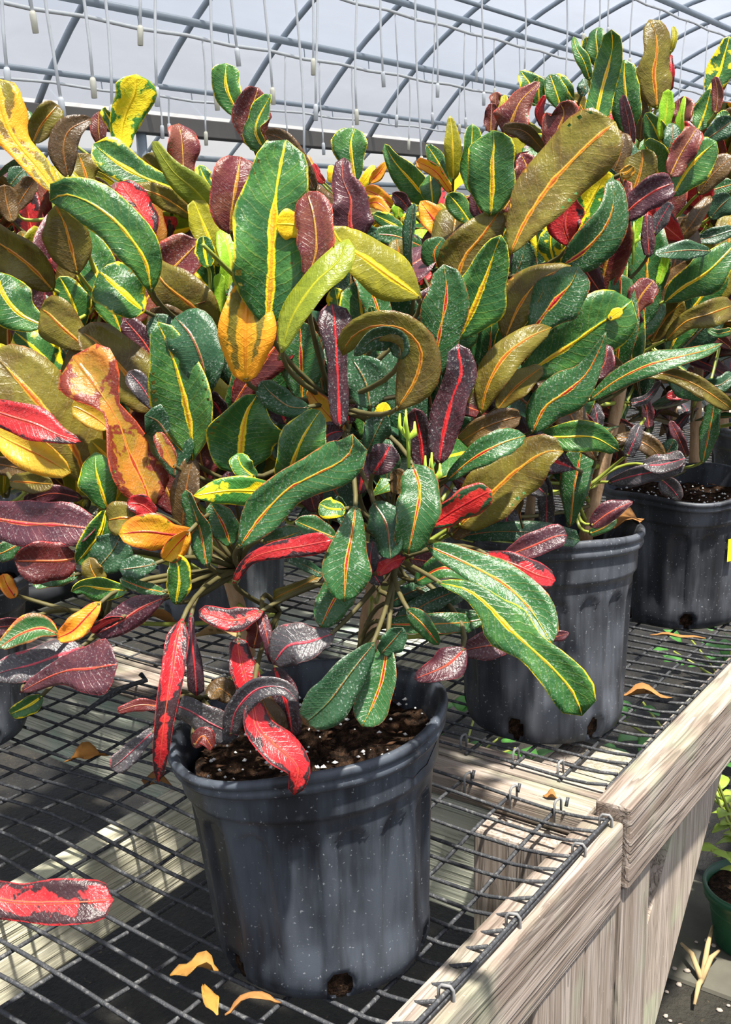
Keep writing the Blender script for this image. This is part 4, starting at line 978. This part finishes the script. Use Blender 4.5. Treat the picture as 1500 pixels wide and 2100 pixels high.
# close the gaps of the canopy with further leaves just behind their neighbours
TOPL = [(-200, 330), (0, 330), (60, 250), (130, 330), (250, 335), (330, 390), (420, 390), (480, 330), (600, 340), (650, 400), (700, 410), (800, 410), (880, 400), (920, 330), (980, 280), (1060, 235), (1130, 240), (1200, 215), (1300, 210), (1400, 225), (1500, 190), (1700, 150)]
LOWL = [(-200, 1120), (0, 1130), (200, 1130), (330, 1100), (420, 1130), (560, 1090), (700, 1150), (800, 1120), (900, 1080), (1000, 1000), (1080, 1060), (1160, 1070), (1250, 1030), (1300, 930), (1400, 930), (1500, 870), (1700, 850)]
tx, ty = zip(*TOPL); lx, ly = zip(*LOWL)
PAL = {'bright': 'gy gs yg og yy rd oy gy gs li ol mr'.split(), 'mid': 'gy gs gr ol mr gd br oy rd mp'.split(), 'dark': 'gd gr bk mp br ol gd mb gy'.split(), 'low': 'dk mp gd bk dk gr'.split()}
rg = random.Random(5); ngap = 0; CNT = {k: len(v) for k, v in LEAFBASE.items()}
for _ in range(5000):
    if ngap >= 210: break
    x, y = rg.uniform(0, 1500), rg.uniform(250, 1080); ix, iy = int(x//8), int(y//8)
    if y < np.interp(x, tx, ty)+50 or y > np.interp(x, lx, ly)-130 or ZB[iy, ix] < 8: continue
    if x > 1180 and y > 700: continue
    win = ZB[max(0, iy-8):iy+9, max(0, ix-8):ix+9]; nb = win[win < 8]
    if len(nb) < 40: continue
    dep = float(np.percentile(nb, 60))+rg.uniform(.05, .12); L = rg.uniform(.11, .16)*F/dep; an = -math.pi/2+rg.gauss(0, .65); wd_ = L*rg.uniform(.26, .38); cv = rg.uniform(-.25, .25)
    P = [(x+(s-.5)*L*math.cos(an)-cv*L*(s-.5)**2*math.sin(an), y+(s-.5)*L*math.sin(an)+cv*L*(s-.5)**2*math.cos(an), w_) for s, w_ in ((0, 10), (.3, wd_*.8), (.65, wd_), (1, wd_*.6))]
    bad = 0
    for px, py, w_ in P:
        if not (0 <= px < 1500) or py < np.interp(px, tx, ty)+10 or py > np.interp(px, lx, ly)-20: bad = 1; break
        if ZB[int(py//8), int(px//8)] < 8 and dep < ZB[int(py//8), int(px//8)]+.02: dep = float(ZB[int(py//8), int(px//8)])+.03
    if bad: continue
    c = atd(x, y, dep); k = min((q for q in POTS if q != 13 and CNT[q] < 165), key=lambda q: (c[0]-POTS[q][0])**2+(c[1]-POTS[q][1])**2)
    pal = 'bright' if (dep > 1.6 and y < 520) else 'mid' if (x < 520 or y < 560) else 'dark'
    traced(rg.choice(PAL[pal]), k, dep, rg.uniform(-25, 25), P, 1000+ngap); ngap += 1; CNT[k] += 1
# ---------------------------------------------------------------- trunks
fwh = np.array([fw[0], fw[1], 0]); fwh /= np.linalg.norm(fwh)
TRK = {1: [[(762, 1345, 44), (755, 1290, 40), (768, 1230, 46), (772, 1185, 38), (720, 1050, 22), (640, 830, 18), (560, 560, 12)],
           [(772, 1200, 30), (835, 1130, 20), (900, 1010, 16), (940, 860, 12)],
           [(508, 1345, 34), (500, 1290, 32), (482, 1222, 30), (455, 1150, 22), (420, 1000, 16), (330, 800, 10)]],
       2: [[(1198, 1118, 30), (1225, 1000, 29), (1262, 850, 27), (1300, 620, 22), (1292, 400, 14), (1260, 220, 8)],
           [(1083, 1088, 20), (1090, 1020, 20), (1088, 960, 17), (1070, 720, 14), (1080, 450, 9)]],
       3: [[(1425, 985, 25), (1428, 850, 23), (1435, 690, 20), (1420, 450, 14), (1400, 230, 8)], [(1275, 972, 25), (1272, 880, 23), (1268, 790, 20), (1290, 600, 12)]],
       4: [[(1483, 905, 22), (1489, 770, 20), (1495, 600, 14), (1500, 400, 8)], [(1382, 860, 14), (1386, 780, 13), (1392, 640, 9)]],
       0: [[(-60, 1180, 30), (-20, 1000, 26), (60, 800, 18), (120, 600, 10)], [(-30, 1000, 20), (100, 940, 14), (230, 980, 9)]]}
def at_h(x, y, hd):
    d = ray(x, y); return C0+d*hd/(d@fwh)
TP = {}
for k, (px, py) in POTS.items():
    TP[k] = []
    if k in TRK: lists = TRK[k]
    else: lists = None
    base_hd = (np.array([px, py, .2])-C0)@fwh
    if lists is None:
        z0 = .2; pts = [np.array([px+.02*math.sin(k*3+i), py+.02*math.cos(k*5+i), z0+i*.13]) for i in range(5)]; rads = [.012, .011, .009, .007, .005]
        cur = [(pts, rads)]
    else:
        cur = []
        for L in lists:
            sz = .25 if k == 2 else .205; hd = (onz(L[0][0], L[0][1], sz)-C0)@fwh if L[0][2] >= 14 and L[0][1] > 850 and L is not lists[1] or k != 1 else base_hd
            if k == 1 and L is lists[1]: hd = (onz(762, 1345, .205)-C0)@fwh
            if k == 0: hd = base_hd-.05
            cc = catmull(L, 22); pts = [at_h(c[0], c[1], hd) for c in cc]; rads = [max(2, c[2])/2*((p-C0)@fw)/F for c, p in zip(cc, pts)]
            rads = [r*(1+.07*math.sin(i*1.9)) for i, r in enumerate(rads)]; cur.append((pts, rads))
    for pts, rads in cur:
        mb = MB(); mb.tube(pts, rads, 10); part(mb, 'trunk', trunk_m, PLANT[k]); TP[k] += pts
# ---------------------------------------------------------------- branches to the leaf clusters, petioles
def kmeans(P, k):
    P = np.array(P); r = np.random.RandomState(3); c = P[r.choice(len(P), k, replace=False)]
    for _ in range(12):
        a = ((P[:, None]-c[None])**2).sum(2).argmin(1)
        c = np.array([P[a == i].mean(0) if (a == i).any() else c[i] for i in range(k)])
    return c
BP = {}
def branch(k, tip, r0=.0030):
    T = np.array(TP[k]); d = np.linalg.norm(T-tip, axis=1)+np.maximum(0, T[:, 2]-tip[2]+.06)*3; i = d.argmin(); a = T[i]
    mid = (a+tip)/2+np.array([0, 0, -.12*np.linalg.norm((tip-a)[:2])])+fwh*.03; tt = np.linspace(0, 1, 9)
    pts = [a*(1-s)**2+2*mid*s*(1-s)+tip*s*s for s in tt]
    mb = MB(); mb.tube(pts, [r0-(r0-.0022)*s for s in tt], 6); part(mb, 'branch', petiole_m if np.linalg.norm(tip-a) < .32 else twig_m, PLANT[k]); BP[k] += pts
for k in POTS:
    BP[k] = list(TP[k])
    bs = [b+d*.03+np.array([0, 0, -.02])+fwh*.11 for _, b, d in LEAFBASE[k]]
    if len(bs) >= 3:
        for c in kmeans(bs, max(2, min(len(bs)//3, 44))): branch(k, c)
for k in POTS:
    T = np.array(BP[k])
    for o, b, d in LEAFBASE[k]:
        j = (np.linalg.norm(T-(b+d*.03), axis=1)).argmin(); a = T[j]; c = b+d*.022+fwh*.04; s = np.linspace(0, 1, 7)
        mb = MB(); mb.tube([(b-d*.004)*(1-t)**2+2*c*t*(1-t)+a*t*t for t in s], [.0020+.0007*t for t in s], 5)
        part(mb, 'petiole', petiole_m if (hash(j*7+k) % 3) else twig_m, o)
# ---------------------------------------------------------------- the other leaves of each plant
def fill_shape(i, pre):
    rr = random.Random(i*91+5); L = .155+.03*(i % 3); n = 11; arcv = rr.uniform(.2, .9); mid = []; wid = []; wmax = rr.uniform(.040, .052); waist = i % 3 == 2
    for q in range(n):
        t = q/(n-1); mid.append(np.array([L*t*(1-.12*arcv*t*t), .012*math.sin(t*3+i), L*(.10*math.sin(t*3.1)-arcv*.30*t*t)]))
        w = wmax*math.sin(math.pi*min(1, max(.0, (t-.10)/.90))**.75)**.65 if t > .12 else .004
        if waist: w *= 1-.45*math.exp(-((t-.55)/.10)**2)
        wid.append(max(.0035, w))
    mid = np.array(mid); tan = np.gradient(mid, axis=0); tan /= np.linalg.norm(tan, axis=1)[:, None]
    acr = [np.array([-t[1], t[0], 0])/math.hypot(t[0], t[1]) for t in tan]; nor = [np.cross(t, a) for t, a in zip(tan, acr)]
    acr = [-a for a in acr]; nor = [np.cross(a, t) for t, a in zip(tan, acr)]
    return leaf_mesh('leaf', mid, acr, nor, wid, .22, .18, i, [LM[pre], LM[UNDER[pre]]], (0, 0, 0), 4), mid
FS = {}
#       count nodes radius zlo  zhi palette
FILL = {1: (150, 22, .28, .34, .74, 'dark'), 0: (190, 22, .38, .36, .78, 'mid'), 2: (170, 20, .30, .36, .86, 'dark'), 5: (220, 22, .30, .40, .86, 'mid'), 3: (130, 14, .26, .36, .92, 'mid'), 4: (90, 10, .26, .40, .90, 'mid'), 6: (190, 18, .27, .50, .85, 'bright'), 7: (120, 14, .26, .50, .95, 'bright'), 8: (110, 14, .26, .45, .82, 'mid'), 9: (150, 16, .27, .48, .84, 'bright'), 10: (130, 14, .26, .50, .86, 'bright'), 12: (60, 10, .26, .45, .95, 'mid'), 13: (8, 3, .08, .40, .60, 'mid')}
LOWF = {1: 8, 2: 46, 3: 40, 4: 26}
rf = random.Random(11)
def place(k, base, az, el, pre, sc, strict=True):
    key = (rf.randrange(4), pre)
    if key not in FS: FS[key] = fill_shape(*key)
    me, mid = FS[key]
    X = Vector((math.cos(az)*math.cos(el), math.sin(az)*math.cos(el), math.sin(el))); up = Vector((0, 0, 1)); Yv = up.cross(X).normalized(); Zv = X.cross(Yv)
    ro = Matrix.Rotation(rf.uniform(-.7, .7), 3, X); M = ro @ Matrix((X, Yv, Zv)).transposed()
    for q in (2, 4, 6, 8, 10):
        for s in (-.020, .020):
            w = M @ Vector((mid[q][0], mid[q][1]+s, mid[q][2]))*sc; P = np.array([base[0]+w[0], base[1]+w[1], base[2]+w[2]])
            x, y, t = proj(P)
            if t < (.98 if k != 13 else .45) or inside(P): return False
            if k == 13 and x > -60: return False
            if -40 < x < 1540:
                if y < np.interp(x, tx, ty) or y > np.interp(x, lx, ly): return False
                ix, iy = int(x//8), int(y//8)
                if 0 <= ix < 188 and 0 <= iy < 262 and ZB[iy, ix] < 8 and t < ZB[iy, ix]+.015: return False
            elif P[2] < .2 or P[0] > -.36: return False
    o = link('leaf', me, PLANT[k]); og = ORG[PLANT[k].name]
    mm = M.to_4x4()*1.0; mm = Matrix.LocRotScale(Vector(((base[0]-og[0])*S, (base[1]-og[1])*S, (base[2]-og[2])*S)), M.to_quaternion(), Vector((sc, sc, sc))); o.matrix_local = mm
    return True
for k, (cnt, nn, rad, z0, z1, pal) in FILL.items():
    cnt = min(cnt, 292-len(LEAFBASE[k])-LOWF.get(k, 0)); px, py = POTS[k]; made = 0; used = set(); nodes = []
    for _ in range(nn):
        a = rf.uniform(0, 6.283); r = rad*math.sqrt(rf.random())*.8; nodes.append(np.array([px+r*math.cos(a), py+r*math.sin(a), rf.uniform(z0, z1)]))
    tries = 0
    while made < cnt and tries < cnt*40:
        tries += 1; j = rf.randrange(nn); nd = nodes[j]
        base = nd+np.array([rf.uniform(-.02, .02), rf.uniform(-.02, .02), rf.uniform(-.07, .03)])
        if place(k, base, rf.uniform(0, 6.283), math.radians(rf.uniform(-15, 75)), rf.choice(PAL[pal]), rf.uniform(.8, 1.45)): made += 1; used.add(j)
    for j in used: branch(k, nodes[j], .0045)
    nl = LOWF.get(k, 0); made = 0; tries = 0
    while made < nl and tries < nl*20:
        tries += 1; a = rf.uniform(0, 6.283); T = TP[k][rf.randrange(len(TP[k]))]
        if not .23 < T[2] < .46: continue
        if place(k, T+np.array([.0, .0, 0]), a, math.radians(rf.uniform(-55, 25)), rf.choice(PAL['low']), rf.uniform(.6, .95)): made += 1
# young shoots
for x, y, d, k, hgt in ((838, 900, .93, 1, 30), (890, 985, .95, 1, 26), (1300, 500, 1.33, 2, 30)):
    b = atd(x, y, d); mb = MB()
    for i in range(5):
        a = i*1.26; tip = b+np.array([.007*math.cos(a), .007*math.sin(a), .010+.004*i]); mb.tube([b-np.array([0, 0, .025]), b, (b+tip)/2+np.array([.004*math.cos(a), .004*math.sin(a), 0]), tip], [.0016, .0022, .002, .0008], 6)
    part(mb, 'shoot', LM['li'] if 0 else plain('young_shoot', (.34, .50, .05), .4), PLANT[k])
# ---------------------------------------------------------------- fallen leaves and scraps
def dry(px, py, z, ang, L, w, label, curl=.5, mat=dry_m):
    c = onz(px, py, z); n = 10; mid, wid = [], []
    for i in range(n):
        t = i/(n-1); s = (t-.5)*L; mid.append(c+np.array([s*math.cos(ang), s*math.sin(ang), (.010)+curl*L*.35*math.sin(t*math.pi)**2])); wid.append(max(.002, w*math.sin(math.pi*min(.98, max(.03, t)))))
    mid = np.array(mid); tan = np.gradient(mid, axis=0); tan /= np.linalg.norm(tan, axis=1)[:, None]; up = np.array([0, 0, 1.])
    acr = [np.cross(t, up)/np.linalg.norm(np.cross(t, up)) for t in tan]; nor = [np.cross(a, t) for a, t in zip(acr, tan)]
    me = leaf_mesh('dry_leaf', mid, acr, nor, wid, .6, .8, int(px), [mat, mat], c, 4); o = link('dry_leaf', me); o.location = W(c); tag(o, label, 'leaf', 'fallen dry leaves'); return o
dry(300, 1300, .004, .9, .12, .045, 'curled rust-brown dry leaf on the mesh behind the red drooping leaf', .6)
dry(455, 1318, .004, .6, .13, .03, 'long pale tan dry leaf lying by the foot of the pale sunlit pot', .15, plain('dry_leaf_tan', (.42, .27, .12), .8, .2, .3, 60))
dry(400, 2015, .004, .75, .045, .022, 'ochre dry leaf bent over the front wires beside the big pot', .5, plain('dry_leaf_ochre', (.34, .17, .035), .7, .3, .3, 60))
dry(433, 2070, .002, 2.6, .045, .014, 'ochre dry leaf hanging below the front wires', .1, plain('dry_leaf_gold', (.38, .19, .035), .7, .3, .3, 60))
dry(325, 1624, -.014, .1, .055, .028, 'small flat brown leaf scrap on the pale joist', .1)
dry(180, 1570, -.016, .9, .06, .022, 'orange dry leaf caught under the mesh beside the grey pot', .3, plain('dry_leaf_orange', (.42, .18, .035), .7, .3, .3, 60))
dry(1325, 1442, .004, .5, .075, .02, 'orange-brown dry leaf on the rear mesh beside the rail', .2)
dry(1390, 1318, .004, .35, .09, .012, 'tan dry twig-like leaf behind the slanting-trunk pot', .1)
dry(1130, 1650, -.012, .2, .02, .012, 'tiny brown leaf crumb on the end rail', .1)
dry(520, 2090, .004, .9, .05, .010, 'curled tan leaf strip at the front foot of the big pot', .9)
dry(1285, 1092, .262, 1.2, .05, .05, 'curled tan dry leaf resting on the soil by the slanting trunk', .8)
# ---------------------------------------------------------------- green pot plant on the ground beyond the bench
def ground(x, y):
    for a, b, c in PAV:
        if a <= x <= a+.36 and b <= y <= b+.41: return c
    return -.99
gp = onz(1447, 1812, -.815)+np.array([.81, .58, 0])*.118; gp[2] = max(ground(gp[0]+dx, gp[1]+dy) for dx in (-.06, 0, .06) for dy in (-.06, 0, .06)); gl = thing('potted_plant', gp, 'small green pot with a yellow-green leafy plant, on the ground under the bench', 'plant')
prof = [(r*.84, z*.655) for r, z in ((0, 0), (.095, 0), (.10, .008), (.125, .19), (.128, .195), (.138, .197), (.141, .235), (.136, .24), (.130, .236), (.122, .19), (.12, .15))]
mb = MB(); na = 48; mb.add([(gp[0]+r*math.cos(2*math.pi*i/na), gp[1]+r*math.sin(2*math.pi*i/na), gp[2]+z) for r, z in prof for i in range(na)], [(j*na+i, j*na+(i+1) % na, (j+1)*na+(i+1) % na, (j+1)*na+i) for j in range(len(prof)-1) for i in range(na)])
part(mb, 'pot', plain('green_plastic', (.010, .075, .032), .4, .5), gl)
mb = MB(); mb.add([(gp[0]+.104*math.cos(2*math.pi*i/32), gp[1]+.104*math.sin(2*math.pi*i/32), gp[2]+.138) for i in range(32)], [tuple(range(32))]); part(mb, 'soil', soil_m, gl)
def mk_lime():
    t = NT('lime_leaf'); n = t.noise(t.coord(), 40); t.fin(t.mix(n, (.15, .27, .025), (.33, .42, .055)), .45)
    return t.m
lime_m = mk_lime()
def small_leaf(c, az, el, L, parent, name='leaf', mat=None):
    mid, wid = [], []; n = 7
    X = np.array([math.cos(az)*math.cos(el), math.sin(az)*math.cos(el), math.sin(el)])
    for i in range(n): t = i/(n-1); mid.append(c+X*L*t+np.array([0, 0, -.25*L*t*t])); wid.append(max(.002, L*.62*math.sin(math.pi*min(.97, max(.05, t))**.8)))
    mid = np.array(mid); tan = np.gradient(mid, axis=0); tan /= np.linalg.norm(tan, axis=1)[:, None]; up = np.array([.05, 0, 1.])
    acr = [np.cross(t, up)/np.linalg.norm(np.cross(t, up)) for t in tan]; nor = [np.cross(a, t) for a, t in zip(acr, tan)]
    q = parent
    me = leaf_mesh(name, mid, acr, nor, wid, .25, .12, int(az*100), [mat or lime_m]*2, ORG[q.name], 4); return link(name, me, parent)
for i in range(14):
    a = i*.72; tip = gp+np.array([.16*math.cos(a), .16*math.sin(a), .30+.12*(i % 3)]); b0 = gp+np.array([0, 0, .13]); m_ = (b0+tip)/2+np.array([0, 0, .07])
    pts = [b0*(1-s)**2+2*m_*s*(1-s)+tip*s*s for s in np.linspace(0, 1, 8)]; mb = MB(); mb.tube(pts, .0035, 5); part(mb, 'stem', petiole_m, gl)
    for j in range(2, 8): small_leaf(pts[j], a+(1.3 if j % 2 else -1.3)+rf.uniform(-.5, .5), rf.uniform(-.3, .5), rf.uniform(.040, .062), gl)
weed_m = plain('weed_leaf', (.055, .20, .03), .5, .4, .3, 30)
for i, (x, y, lab) in enumerate(((-1.05, 3.2, 'low green weed growing on the ground under the rear bench, near the rail'), (-1.62, 2.75, 'low green weed on the ground behind the slanting-trunk pot'), (-1.12, 3.86, 'low green weed further along under the rear bench'))):
    w = thing('weed', (x, y, -.985), lab, 'weed', 'weeds under the benches')
    for j in range(34 if i < 3 else 8):
        a, r = rf.uniform(0, 6.28), .26*math.sqrt(rf.random()); small_leaf(np.array([x+r*math.cos(a), y+r*math.sin(a), -.96+rf.uniform(0, .16)]), a, rf.uniform(-.1, .9), rf.uniform(.06, .11), w, 'leaf', weed_m)
    mb = MB()
    for j in range(7): a = j*.9; mb.tube([(x, y, -.985), (x+.1*math.cos(a), y+.1*math.sin(a), -.9), (x+.2*math.cos(a), y+.2*math.sin(a), -.84)], .004, 5)
    part(mb, 'stem', petiole_m, w)
gz = ground(*onz(1440, 2010, -.975)[:2])+.006; gv = thing('dead_stem', onz(1430, 1985, gz), 'forked tan dead stem lying on the ground by the green pot', 'stem'); g0 = onz(1440, 2010, gz)
for tip in (onz(1462, 1900, gz+.04), onz(1398, 1935, gz+.02), onz(1425, 2060, gz), onz(1475, 1950, gz+.02)):
    mb = MB(); mb.tube([g0, (g0+tip)/2+np.array([0, 0, .02]), tip], [.007, .006, .0035], 7); part(mb, 'stem', plain('dead_stem', (.38, .27, .13), .8), gv)
chip_m = plain('pale_pebble', (.36, .30, .25), .9)
for i in range(13):
    p = onz(rf.uniform(1360, 1500), rf.uniform(1900, 2100), -.98); p[2] = ground(p[0], p[1])+.003; mb = MB(); s = rf.uniform(.004, .008)
    bm = bmesh.new(); bmesh.ops.create_icosphere(bm, subdivisions=1, radius=s); bm.verts.index_update()
    mb.add([(p[0]+v.co.x*rf.uniform(.8, 1.4), p[1]+v.co.y, p[2]+v.co.z*.6) for v in bm.verts], [[v.index for v in f.verts] for f in bm.faces]); bm.free()
    tag(mb.build('pebble', chip_m, None, p), 'pale pebble lying on the ground by the green pot', 'pebble', 'pebbles on the ground')
